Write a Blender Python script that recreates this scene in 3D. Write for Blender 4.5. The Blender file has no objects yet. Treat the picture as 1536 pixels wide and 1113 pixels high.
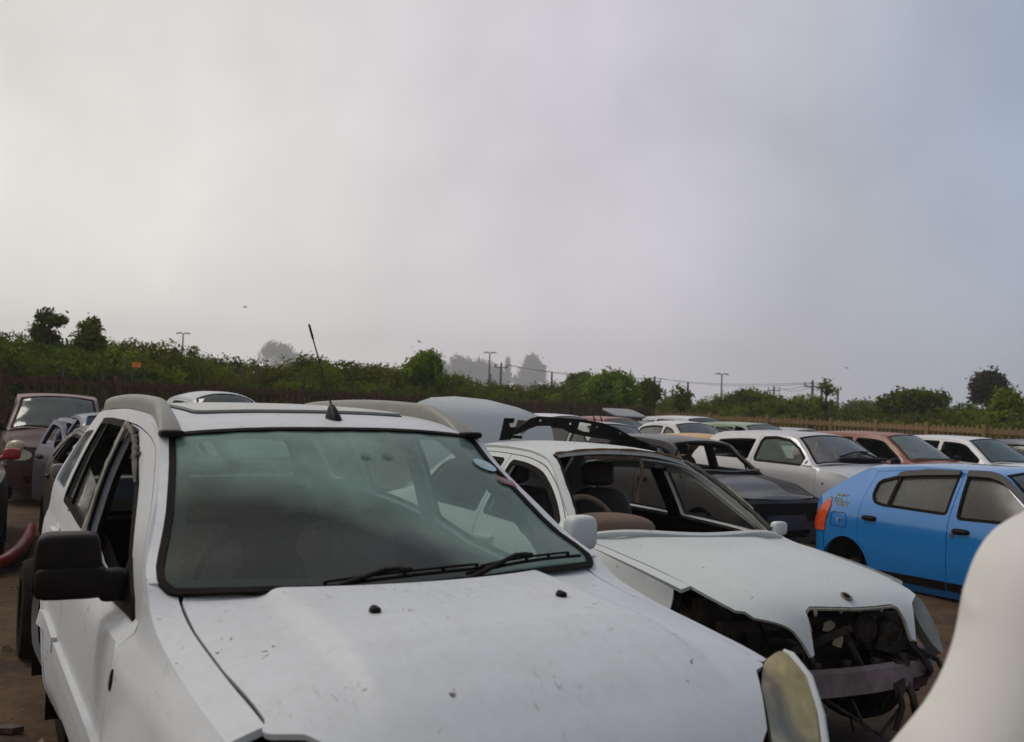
import bpy, bmesh, math, random
import numpy as np
from mathutils import Vector, Matrix, Euler
from mathutils.geometry import delaunay_2d_cdt

R = math.radians
scene = bpy.context.scene
COL = scene.collection

# ------------------------------------------------------------------ camera model
CF, CH, CP, CR = 1515.8, 1.6916, R(2.1602), R(2.3829)
_fw = Vector((0, math.cos(CP), math.sin(CP))); _up0 = Vector((0, -math.sin(CP), math.cos(CP))); _rt0 = Vector((1, 0, 0))
_rt = _rt0 * math.cos(CR) + _up0 * math.sin(CR)
_up = -_rt0 * math.sin(CR) + _up0 * math.cos(CR)

def at(px, py, Y):
    """world point at depth Y along the sight line of a photo pixel (1536 x 1113)"""
    d = _fw + _rt * ((px - 768) / CF) - _up * ((py - 556.5) / CF)
    return Vector((0, 0, CH)) + d * (Y / d.y)

def ground_at(px, py, z=0.0):
    d = _fw + _rt * ((px - 768) / CF) - _up * ((py - 556.5) / CF)
    return Vector((0, 0, CH)) + d * ((z - CH) / d.z)

# ------------------------------------------------------------------ scene helpers
def link(o):
    COL.objects.link(o); return o

def tag(o, label=None, cat=None, group=None, kind=None):
    if label: o['label'] = label
    if cat: o['category'] = cat
    if group: o['group'] = group
    if kind: o['kind'] = kind
    return o

def empty(name, loc=(0, 0, 0), rot=(0, 0, 0)):
    o = bpy.data.objects.new(name, None); link(o)
    o.location = loc; o.rotation_euler = rot; o.empty_display_size = .3
    return o

def children(o):
    return [c for c in bpy.data.objects if c.parent is o]

def copy_tree(o, parent=None):
    c = o.copy(); link(c); c.parent = parent
    for ch in children(o): copy_tree(ch, c)
    return c

class MB:
    """collects geometry for ONE mesh object"""
    def __init__(self):
        self.v = []; self.f = []; self.m = []
    def add(self, verts, faces, mi=0):
        o = len(self.v)
        self.v += [tuple(map(float, p)) for p in verts]
        self.f += [tuple(int(i) + o for i in f) for f in faces]
        self.m += [mi] * len(faces)
    def box(self, c, s, rot=None, mi=0):
        vs = [Vector((x * s[0] / 2, y * s[1] / 2, z * s[2] / 2)) for x in (-1, 1) for y in (-1, 1) for z in (-1, 1)]
        if rot is not None:
            m = Euler(rot).to_matrix(); vs = [m @ p for p in vs]
        vs = [p + Vector(c) for p in vs]
        self.add(vs, [(0, 1, 3, 2), (4, 6, 7, 5), (0, 4, 5, 1), (2, 3, 7, 6), (0, 2, 6, 4), (1, 5, 7, 3)], mi)
    def bar(self, a, b, w, h, mi=0):
        a = Vector(a); b = Vector(b); d = (b - a).normalized()
        u = d.cross(Vector((0, 0, 1)))
        if u.length < 1e-4: u = Vector((1, 0, 0))
        u.normalize(); n = u.cross(d)
        vs = [p + u * (i * w / 2) + n * (j * h / 2) for p in (a, b) for i, j in ((-1, -1), (1, -1), (1, 1), (-1, 1))]
        self.add(vs, [(0, 1, 2, 3), (7, 6, 5, 4), (0, 4, 5, 1), (1, 5, 6, 2), (2, 6, 7, 3), (3, 7, 4, 0)], mi)
    def tube(self, pts, r, n=8, mi=0, closed=False, flat=1.0):
        pts = [Vector(p) for p in pts]; N = len(pts)
        rr = r if isinstance(r, (list, tuple)) else [r] * N
        vs = []; u = None
        for i, p in enumerate(pts):
            a = pts[(i - 1) % N] if (closed or i > 0) else p
            b = pts[(i + 1) % N] if (closed or i < N - 1) else p
            d = (b - a).normalized()
            if u is None:
                u = d.cross(Vector((0, 0, 1)))
                if u.length < 1e-3: u = d.cross(Vector((1, 0, 0)))
            u = (u - d * u.dot(d)).normalized(); w = d.cross(u)
            for k in range(n):
                t = 2 * math.pi * k / n
                vs.append(p + u * (math.cos(t) * rr[i]) + w * (math.sin(t) * rr[i] * flat))
        fs = []
        M = N if closed else N - 1
        for i in range(M):
            for k in range(n):
                j = (i + 1) % N
                fs.append((i * n + k, i * n + (k + 1) % n, j * n + (k + 1) % n, j * n + k))
        if not closed:
            fs.append(tuple(range(n - 1, -1, -1))); fs.append(tuple((N - 1) * n + k for k in range(n)))
        self.add(vs, fs, mi)
    def lathe(self, prof, c, axis='y', n=28, mi=0, closed=False):
        """prof: (r, t) pairs, revolved about an axis through c"""
        vs = []; fs = []; P = len(prof)
        for k in range(n):
            a = 2 * math.pi * k / n; ca, sa = math.cos(a), math.sin(a)
            for r, t in prof:
                if axis == 'y': p = (r * ca, t, r * sa)
                elif axis == 'z': p = (r * ca, r * sa, t)
                else: p = (t, r * ca, r * sa)
                vs.append((c[0] + p[0], c[1] + p[1], c[2] + p[2]))
        for k in range(n):
            k2 = (k + 1) % n
            for i in range(P - 1 if not closed else P):
                i2 = (i + 1) % P
                fs.append((k * P + i, k2 * P + i, k2 * P + i2, k * P + i2))
        self.add(vs, fs, mi)
    def sq(self, c, s, e=.35, rot=None, nu=14, nv=20, mi=0, taper=None):
        """superellipsoid: a softly rounded block of full size s"""
        def pw(v, q): return math.copysign(abs(v) ** q, v)
        vs = []; fs = []
        m = Euler(rot).to_matrix() if rot is not None else None
        for i in range(nu + 1):
            a = -math.pi / 2 + math.pi * i / nu
            for j in range(nv):
                b = 2 * math.pi * j / nv
                p = Vector((pw(math.cos(a), e) * pw(math.cos(b), e) * s[0] / 2,
                            pw(math.cos(a), e) * pw(math.sin(b), e) * s[1] / 2, pw(math.sin(a), e) * s[2] / 2))
                if taper: p = taper(p)
                if m is not None: p = m @ p
                vs.append(p + Vector(c))
        for i in range(nu):
            for j in range(nv):
                j2 = (j + 1) % nv
                fs.append((i * nv + j, i * nv + j2, (i + 1) * nv + j2, (i + 1) * nv + j))
        self.add(vs, fs, mi)
    def prism(self, poly, fn0, fn1, mi=0):
        """closed slab between fn0(p) and fn1(p) over a simple 2D polygon"""
        n = len(poly)
        vs = [fn0(p) for p in poly] + [fn1(p) for p in poly]
        from mathutils.geometry import tessellate_polygon
        tr = tessellate_polygon([[Vector((p[0], p[1], 0)) for p in poly]])
        fs = [tuple(t) for t in tr] + [tuple(i + n for i in reversed(t)) for t in tr]
        fs += [(i, (i + 1) % n, (i + 1) % n + n, i + n) for i in range(n)]
        self.add(vs, fs, mi)
    def build(self, name, mats, parent=None, angle=38, smooth=True, recalc=False):
        me = bpy.data.meshes.new(name)
        me.from_pydata(self.v, [], self.f)
        if not isinstance(mats, (list, tuple)): mats = [mats]
        for m in mats: me.materials.append(m)
        if len(mats) > 1: me.polygons.foreach_set('material_index', self.m)
        if recalc:
            bm = bmesh.new(); bm.from_mesh(me); bmesh.ops.remove_doubles(bm, verts=bm.verts, dist=1e-5)
            bmesh.ops.recalc_face_normals(bm, faces=bm.faces); bm.to_mesh(me); bm.free()
        me.polygons.foreach_set('use_smooth', [smooth] * len(me.polygons))
        if smooth: me.set_sharp_from_angle(angle=R(angle))
        me.update()
        o = bpy.data.objects.new(name, me); link(o)
        if parent is not None: o.parent = parent
        return o

# ------------------------------------------------------------------ curves and panels
class Crv:
    """monotone cubic curve through (x, v) knots, constant outside"""
    def __init__(self, pts):
        pts = sorted(pts); self.x = np.array([p[0] for p in pts], float); self.y = np.array([p[1] for p in pts], float)
        h = np.diff(self.x); d = np.diff(self.y) / h; n = len(pts)
        m = np.zeros(n)
        if n > 1:
            m[0] = d[0]; m[-1] = d[-1]
        for i in range(1, n - 1):
            if d[i - 1] * d[i] > 0:
                w1 = 2 * h[i] + h[i - 1]; w2 = h[i] + 2 * h[i - 1]
                m[i] = (w1 + w2) / (w1 / d[i - 1] + w2 / d[i])
        self.m = m
    def __call__(self, q):
        s = np.isscalar(q); q = np.atleast_1d(np.asarray(q, float)); q = np.clip(q, self.x[0], self.x[-1])
        i = np.clip(np.searchsorted(self.x, q, side='right') - 1, 0, len(self.x) - 2)
        h = self.x[i + 1] - self.x[i]; t = (q - self.x[i]) / h
        r = ((1 + 2 * t) * (1 - t) ** 2 * self.y[i] + t * (1 - t) ** 2 * h * self.m[i]
             + t * t * (3 - 2 * t) * self.y[i + 1] + t * t * (t - 1) * h * self.m[i + 1])
        return float(r[0]) if s else r

class SideFn:
    """half width y = W(x, z) of a body side from sections [(x, [(z, y), ...]), ...]"""
    def __init__(self, secs):
        K = len(secs[0][1])
        self.fz = [Crv([(x, r[k][0]) for x, r in secs]) for k in range(K)]
        self.fy = [Crv([(x, r[k][1]) for x, r in secs]) for k in range(K)]
    def __call__(self, x, z):
        s = np.isscalar(x); x = np.atleast_1d(np.asarray(x, float)); z = np.atleast_1d(np.asarray(z, float))
        Z = np.stack([f(x) for f in self.fz]); Y = np.stack([f(x) for f in self.fy])
        for k in range(1, len(Z)): Z[k] = np.maximum(Z[k], Z[k - 1] + .004)
        h = np.diff(Z, axis=0); d = np.diff(Y, axis=0) / h
        m = np.zeros_like(Z); m[0] = d[0]; m[-1] = d[-1]
        a, b = d[:-1], d[1:]
        ok = a * b > 0
        m[1:-1] = np.where(ok, 2 * a * b / np.where(ok, a + b, 1), 0)
        i = np.clip((z[None] >= Z).sum(0) - 1, 0, len(Z) - 2); j = np.arange(len(x))
        hh = h[i, j]; t = (z - Z[i, j]) / hh
        lo = t < 0; hi = t > 1
        tc = np.clip(t, 0, 1)
        r = ((1 + 2 * tc) * (1 - tc) ** 2 * Y[i, j] + tc * (1 - tc) ** 2 * hh * m[i, j]
             + tc * tc * (3 - 2 * tc) * Y[i + 1, j] + tc * tc * (tc - 1) * hh * m[i + 1, j])
        r = r + np.where(lo, t * hh * m[i, j], 0) + np.where(hi, (t - 1) * hh * m[i + 1, j], 0)
        return float(r[0]) if s else r

def round_poly(poly, r, n=4, amin=25):
    """fillet the sharp corners of a polygon"""
    P = [Vector(p) for p in poly]; out = []; N = len(P)
    for i in range(N):
        a, b, c = P[i - 1], P[i], P[(i + 1) % N]
        u = a - b; v = c - b
        if u.length < 1e-7 or v.length < 1e-7: continue
        ang = math.degrees(math.pi - u.angle(v))
        if ang < amin: out.append(tuple(b)); continue
        k = min(r, u.length * .48, v.length * .48)
        p0 = b + u.normalized() * k; p1 = b + v.normalized() * k
        for q in range(n + 1):
            t = q / n
            out.append(tuple(p0 * (1 - t) ** 2 + b * (2 * t * (1 - t)) + p1 * t * t))
    return out

def area2(poly):
    return sum(poly[i - 1][0] * poly[i][1] - poly[i][0] * poly[i - 1][1] for i in range(len(poly))) / 2

def inset(poly, d):
    """offset a polygon inwards by d"""
    if area2(poly) < 0: poly = list(reversed(poly))
    N = len(poly); out = []
    for i in range(N):
        a, b, c = Vector(poly[i - 1]), Vector(poly[i]), Vector(poly[(i + 1) % N])
        e1 = (b - a); e2 = (c - b)
        if e1.length < 1e-7 or e2.length < 1e-7: continue
        n1 = Vector((-e1.y, e1.x)).normalized(); n2 = Vector((-e2.y, e2.x)).normalized()
        q = n1 + n2
        if q.length < 1e-4: continue
        q.normalize(); k = d / max(.45, q.dot(n1))
        out.append(tuple(b + q * k))
    return out

def resample(poly, seg):
    out = []; N = len(poly)
    for i in range(N):
        a = Vector(poly[i]); b = Vector(poly[(i + 1) % N]); L = (b - a).length
        if L < 1e-6: continue
        k = max(1, int(math.ceil(L / seg)))
        for q in range(k): out.append(tuple(a.lerp(b, q / k)))
    return out

def pip(pts, poly):
    x, y = pts[:, 0], pts[:, 1]; c = np.zeros(len(pts), bool)
    P = np.asarray(poly, float); Q = np.roll(P, 1, axis=0)
    for (x1, y1), (x2, y2) in zip(P, Q):
        if y1 == y2: continue
        k = (y1 > y) != (y2 > y)
        c ^= k & (x < (x2 - x1) * (y - y1) / (y2 - y1) + x1)
    return c

def triangulate(outline, holes=(), step=.06):
    loops = [resample(outline, step)] + [resample(h, step) for h in holes]
    bp = []; be = []
    for lp in loops:
        o = len(bp); bp += lp
        be += [(o + i, o + (i + 1) % len(lp)) for i in range(len(lp))]
    B = np.array(bp)
    x0, y0 = B.min(0); x1, y1 = B.max(0)
    gx, gy = np.meshgrid(np.arange(x0 + step * .5, x1, step), np.arange(y0 + step * .5, y1, step))
    gx = gx + (np.arange(gx.shape[0]) % 2)[:, None] * step * .5
    G = np.stack([gx.ravel(), gy.ravel()], 1)
    if len(G):
        k = pip(G, loops[0])
        for h in loops[1:]: k &= ~pip(G, h)
        G = G[k]
    if len(G):
        d = np.min(((G[:, None] - B[None]) ** 2).sum(2), axis=1) if len(G) * len(B) < 8e6 else np.concatenate(
            [np.min(((g[:, None] - B[None]) ** 2).sum(2), axis=1) for g in np.array_split(G, 12)])
        G = G[d > (step * .45) ** 2]
    pts = [Vector(p) for p in bp] + [Vector(p) for p in G]
    r = delaunay_2d_cdt(pts, be, [], 0, 1e-6)
    V = np.array([tuple(p) for p in r[0]]); F = np.array([tuple(f) for f in r[2]])
    C = V[F].mean(1)
    k = pip(C, loops[0])
    for h in loops[1:]: k &= ~pip(C, h)
    F = F[k]
    a = V[F]
    ar = (a[:, 1, 0] - a[:, 0, 0]) * (a[:, 2, 1] - a[:, 0, 1]) - (a[:, 2, 0] - a[:, 0, 0]) * (a[:, 1, 1] - a[:, 0, 1])
    F = F[np.abs(ar) > 1e-10]; ar = ar[np.abs(ar) > 1e-10]
    F[ar < 0] = F[ar < 0][:, ::-1]
    return V, F

def panel(mb, outline, holes, fn, out, step=.06, flange=.014, off=0., mi=0, mi_fl=None):
    """lift a flat outline with holes onto the surface fn, facing `out`, with a turned-in edge"""
    V, F = triangulate(outline, holes, step)
    P = fn(V)
    e = 1e-3
    nx = fn(V + np.array([e, 0])) - fn(V - np.array([e, 0])); ny = fn(V + np.array([0, e])) - fn(V - np.array([0, e]))
    N = np.cross(nx, ny); N /= np.maximum(np.linalg.norm(N, axis=1, keepdims=True), 1e-9)
    out = np.asarray(out, float)
    sgn = np.where((N * out).sum(1) < 0, -1., 1.)[:, None]
    if np.median(sgn) < 0: F = F[:, ::-1]
    N = N * sgn
    P = P + N * off
    vs = [tuple(p) for p in P]; fs = [tuple(f) for f in F]
    mb.add(vs, fs, mi)
    if flange:
        cnt = {}
        for f in fs:
            for i in range(3):
                a, b = f[i], f[(i + 1) % 3]; cnt.setdefault((min(a, b), max(a, b)), []).append((a, b))
        ed = [v[0] for v in cnt.values() if len(v) == 1]
        ids = sorted({i for q in ed for i in q}); mp = {i: k for k, i in enumerate(ids)}
        top = [tuple(P[i]) for i in ids]; low = [tuple(P[i] - N[i] * flange) for i in ids]; n = len(ids)
        mb.add(top + low, [(mp[b], mp[a], mp[a] + n, mp[b] + n) for a, b in ed], mi if mi_fl is None else mi_fl)

def between(bot, top, x0, x1, n=24, mingap=.0):
    xs = [x for x in np.linspace(x0, x1, n) if top(float(x)) - bot(float(x)) > mingap]
    return [(x, bot(float(x))) for x in xs] + [(x, top(float(x))) for x in reversed(xs)]
# ------------------------------------------------------------------ materials
def new_mat(name):
    m = bpy.data.materials.new(name); m.use_nodes = True
    nt = m.node_tree; nt.nodes.clear()
    out = nt.nodes.new('ShaderNodeOutputMaterial')
    return m, nt, out

def nd(nt, typ, **kw):
    n = nt.nodes.new(typ)
    for k, v in kw.items():
        if k.startswith('i_'):
            key = k[2:]; key = int(key) if key.isdigit() else key.replace('_', ' ')
            n.inputs[key].default_value = v
        else: setattr(n, k, v)
    return n

def ramp(nt, stops):
    r = nt.nodes.new('ShaderNodeValToRGB')
    cr = r.color_ramp
    while len(cr.elements) < len(stops): cr.elements.new(.5)
    for e, (p, c) in zip(cr.elements, stops):
        e.position = p; e.color = c if isinstance(c, (tuple, list)) else (c, c, c, 1)
    return r

def mixc(nt, fac, a, b, blend='MIX'):
    n = nt.nodes.new('ShaderNodeMix'); n.data_type = 'RGBA'; n.blend_type = blend
    for sock, v in ((n.inputs[0], fac), (n.inputs[6], a), (n.inputs[7], b)):
        if hasattr(v, 'links'): nt.links.new(v, sock)
        else: sock.default_value = (*v, 1) if isinstance(v, (tuple, list)) and len(v) == 3 else v
    return n.outputs[2]

def mathn(nt, op, a, b=None, clamp=False):
    n = nt.nodes.new('ShaderNodeMath'); n.operation = op; n.use_clamp = clamp
    for i, v in enumerate((a, b)):
        if v is None: continue
        if hasattr(v, 'links'): nt.links.new(v, n.inputs[i])
        else: n.inputs[i].default_value = v
    return n.outputs[0]

def noise(nt, vec, scale, detail=4, rough=.55, dist=0):
    n = nd(nt, 'ShaderNodeTexNoise', i_Scale=scale, i_Detail=detail, i_Roughness=rough, i_Distortion=dist)
    if vec is not None: nt.links.new(vec, n.inputs['Vector'])
    return n.outputs['Fac']

def paint(name, col, rough=.34, dust=.35, dustcol=(.30, .25, .17), speck=.5, rust=0., fade=0., coat=.3, seed=0., metal=0., crough=.14):
    """old car paint: lacquer under road dust, dirt specks, stains and (optionally) rust and chalky fading"""
    m, nt, out = new_mat(name)
    tc = nd(nt, 'ShaderNodeTexCoord')
    mp = nd(nt, 'ShaderNodeMapping'); mp.inputs['Location'].default_value = (seed, seed * .7, seed * .3)
    nt.links.new(tc.outputs['Object'], mp.inputs[0]); v = mp.outputs[0]
    big = noise(nt, v, 2.2, 6, .6, .4); fine = noise(nt, v, 38, 4, .7); mid = noise(nt, v, 9, 5, .65, .6)
    r1 = ramp(nt, [(.30, .15), (.95, 1.)]); nt.links.new(mid, r1.inputs[0])
    r2 = ramp(nt, [(.35, .35), (.7, 1.)]); nt.links.new(fine, r2.inputs[0])
    geo = nd(nt, 'ShaderNodeNewGeometry'); sx = nd(nt, 'ShaderNodeSeparateXYZ'); nt.links.new(geo.outputs['Normal'], sx.inputs[0])
    upw = mathn(nt, 'MULTIPLY_ADD', sx.outputs[2], .55, True); upw.node.inputs[2].default_value = .35
    d = mathn(nt, 'MULTIPLY', mathn(nt, 'MULTIPLY', r1.outputs[0], r2.outputs[0]), mathn(nt, 'MULTIPLY', upw, dust))
    base = tuple(col)
    c = base
    if fade > 0:
        rf = ramp(nt, [(.42, 0.), (.62, fade)]); nt.links.new(big, rf.inputs[0])
        c = mixc(nt, rf.outputs[0], base, tuple(min(.8, .5 * q + .22) for q in base))
    c = mixc(nt, d, c, dustcol)
    if speck > 0:                       # splashes, droppings and stone chips
        vo = nd(nt, 'ShaderNodeTexVoronoi', i_Scale=15., i_Randomness=1.); 
        nz = nd(nt, 'ShaderNodeTexNoise', i_Scale=30., i_Detail=2.); nt.links.new(v, nz.inputs['Vector'])
        va = nd(nt, 'ShaderNodeVectorMath', operation='MULTIPLY_ADD'); va.inputs[1].default_value = (.07, .07, .07)
        nt.links.new(nz.outputs['Color'], va.inputs[0]); nt.links.new(v, va.inputs[2]); nt.links.new(va.outputs[0], vo.inputs['Vector'])
        rs = ramp(nt, [(.085, 1.), (.13, 0.)]); nt.links.new(vo.outputs['Distance'], rs.inputs[0])
        sel = ramp(nt, [(.53, 0.), (.60, 1.)]); nt.links.new(noise(nt, v, 4.3, 2), sel.inputs[0])
        k = mathn(nt, 'MULTIPLY', mathn(nt, 'MULTIPLY', rs.outputs[0], sel.outputs[0]), speck)
        c = mixc(nt, k, c, (.10, .08, .05))
        m2 = nd(nt, 'ShaderNodeMapping'); m2.inputs['Rotation'].default_value = (0, 0, .9); m2.inputs['Scale'].default_value = (14, 60, 30); nt.links.new(v, m2.inputs[0])
        st = ramp(nt, [(.58, 0.), (.70, 1.)]); nt.links.new(noise(nt, m2.outputs[0], 1., 5, .7, .5), st.inputs[0])
        s2 = ramp(nt, [(.50, 0.), (.62, 1.)]); nt.links.new(noise(nt, v, 3.1, 3, .6), s2.inputs[0])
        c = mixc(nt, mathn(nt, 'MULTIPLY', mathn(nt, 'MULTIPLY', st.outputs[0], s2.outputs[0]), speck * .75), c, (.20, .17, .11))
    if rust > 0:
        rr = ramp(nt, [(.62 - rust * .25, 0.), (.70 - rust * .2, 1.)])
        nt.links.new(noise(nt, v, 5, 8, .7, .8), rr.inputs[0])
        c = mixc(nt, rr.outputs[0], c, (.12, .05, .02))
    p = nd(nt, 'ShaderNodeBsdfPrincipled'); p.inputs['Metallic'].default_value = metal
    nt.links.new(c, p.inputs['Base Color'])
    rg = mathn(nt, 'MULTIPLY_ADD', d, .9, True); rg.node.inputs[2].default_value = rough
    nt.links.new(mathn(nt, 'ADD', rg, mathn(nt, 'MULTIPLY', fine, .10)), p.inputs['Roughness'])
    p.inputs['Coat Weight'].default_value = coat; p.inputs['Coat Roughness'].default_value = crough
    b = nd(nt, 'ShaderNodeBump', i_Strength=.025, i_Distance=.01); nt.links.new(mid, b.inputs['Height']); nt.links.new(b.outputs[0], p.inputs['Normal'])
    nt.links.new(p.outputs[0], out.inputs[0])
    return m

def plain(name, col, rough=.6, metal=0., var=.35, scale=14., bump=.1, dust=0., dustcol=(.22, .17, .11), spec=.5):
    m, nt, out = new_mat(name)
    tc = nd(nt, 'ShaderNodeTexCoord'); v = tc.outputs['Object']
    n = noise(nt, v, scale, 5, .62, .3)
    lo = tuple(q * (1 - var) for q in col); hi = tuple(min(1, q * (1 + var)) for q in col)
    r = ramp(nt, [(.3, (*lo, 1)), (.7, (*hi, 1))]); nt.links.new(n, r.inputs[0])
    c = r.outputs[0]
    if dust:
        r2 = ramp(nt, [(.42, 0.), (.7, dust)]); nt.links.new(noise(nt, v, scale * .45, 6, .65), r2.inputs[0])
        c = mixc(nt, r2.outputs[0], c, dustcol)
    p = nd(nt, 'ShaderNodeBsdfPrincipled', i_Roughness=rough, i_Metallic=metal)
    p.inputs['Specular IOR Level'].default_value = spec
    nt.links.new(c, p.inputs['Base Color'])
    if bump:
        b = nd(nt, 'ShaderNodeBump', i_Strength=bump, i_Distance=.01); nt.links.new(n, b.inputs['Height']); nt.links.new(b.outputs[0], p.inputs['Normal'])
    nt.links.new(p.outputs[0], out.inputs[0])
    return m

def glass(name, tint=(.62, .70, .66), film=.12, filmcol=(.30, .33, .30), rough=.10, ior=1.5, boost=1.0, mask=None):
    """a single sheet of car glass: tinted, reflecting, with a film of dust, fog or painted reflection on it"""
    m, nt, out = new_mat(name)
    tr = nd(nt, 'ShaderNodeBsdfTransparent'); tr.inputs[0].default_value = (*tint, 1)
    df = nd(nt, 'ShaderNodeBsdfDiffuse'); df.inputs[0].default_value = (*filmcol, 1)
    gl = nd(nt, 'ShaderNodeBsdfGlossy'); gl.inputs['Roughness'].default_value = rough
    tc = nd(nt, 'ShaderNodeTexCoord'); v = tc.outputs['Object']
    rn = ramp(nt, [(.3, film * .6), (.75, min(1., film * 1.35))]); nt.links.new(noise(nt, v, 3.0, 6, .6, .3), rn.inputs[0])
    f = rn.outputs[0]
    if mask: f = mask(nt, v, f)
    mx = nd(nt, 'ShaderNodeMixShader'); nt.links.new(f, mx.inputs[0]); nt.links.new(tr.outputs[0], mx.inputs[1]); nt.links.new(df.outputs[0], mx.inputs[2])
    fr = nd(nt, 'ShaderNodeFresnel', i_IOR=ior)
    m2 = nd(nt, 'ShaderNodeMixShader'); nt.links.new(mathn(nt, 'MULTIPLY', fr.outputs[0], boost, True), m2.inputs[0])
    nt.links.new(mx.outputs[0], m2.inputs[1]); nt.links.new(gl.outputs[0], m2.inputs[2])
    nt.links.new(m2.outputs[0], out.inputs[0])
    return m

M_RUB = plain('black_rubber', (.006, .0042, .0036), .7, var=.3, bump=.05, dust=.04, spec=.08)
M_PLA = plain('black_plastic', (.006, .0042, .0036), .5, var=.25, bump=.05, dust=.03, spec=.14)
M_DRK = plain('dark_trim', (.008, .0055, .004), .8, var=.4, bump=0, spec=.06)
M_SEAT = plain('seat_cloth', (.026, .020, .017), .9, var=.3, scale=40)
M_TAN = plain('tan_vinyl', (.16, .105, .065), .7, var=.15, scale=20)
M_STEEL = plain('bare_steel', (.25, .22, .20), .5, .7, var=.3, dust=.5)
M_CHR = plain('chrome', (.55, .56, .58), .18, 1., var=.1, bump=0)
M_RIM = plain('wheel_rim', (.22, .22, .22), .45, .6, var=.2, dust=.4)
M_TYRE = plain('tyre_rubber', (.007, .006, .005), .85, var=.3, scale=30, dust=.08, spec=.1)
M_SIL = plain('satin_rail', (.215, .22, .19), .45, .0, var=.12, scale=9, dust=.2)
M_HEADL = plain('headliner', (.28, .25, .21), .9, var=.1)
M_GREASE = plain('greasy_metal', (.022, .015, .012), .55, .3, var=.6, scale=22, bump=.3, dust=.35)
M_RUST = plain('rusty_seam', (.20, .11, .035), .85, var=.6, scale=45, bump=.4)
M_GLS = glass('side_glass', (.50, .56, .52), .16, (.16, .17, .15), rough=.10)
M_GLD = glass('dusty_glass', (.42, .48, .46), .42, (.17, .20, .19), rough=.16)
M_WSC = glass('hazy_windscreen', (.45, .55, .50), .30, (.20, .25, .23), boost=1.1, rough=.08)
M_LAMP = plain('clear_lamp', (.45, .42, .33), .2, var=.3, scale=24, bump=.1)
M_REDL = plain('red_lamp', (.55, .05, .02), .2, var=.25, scale=30, bump=.05)
M_AMB = plain('amber_lamp', (.5, .16, .02), .3)
# ------------------------------------------------------------------ car builder
class Spec: pass

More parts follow.
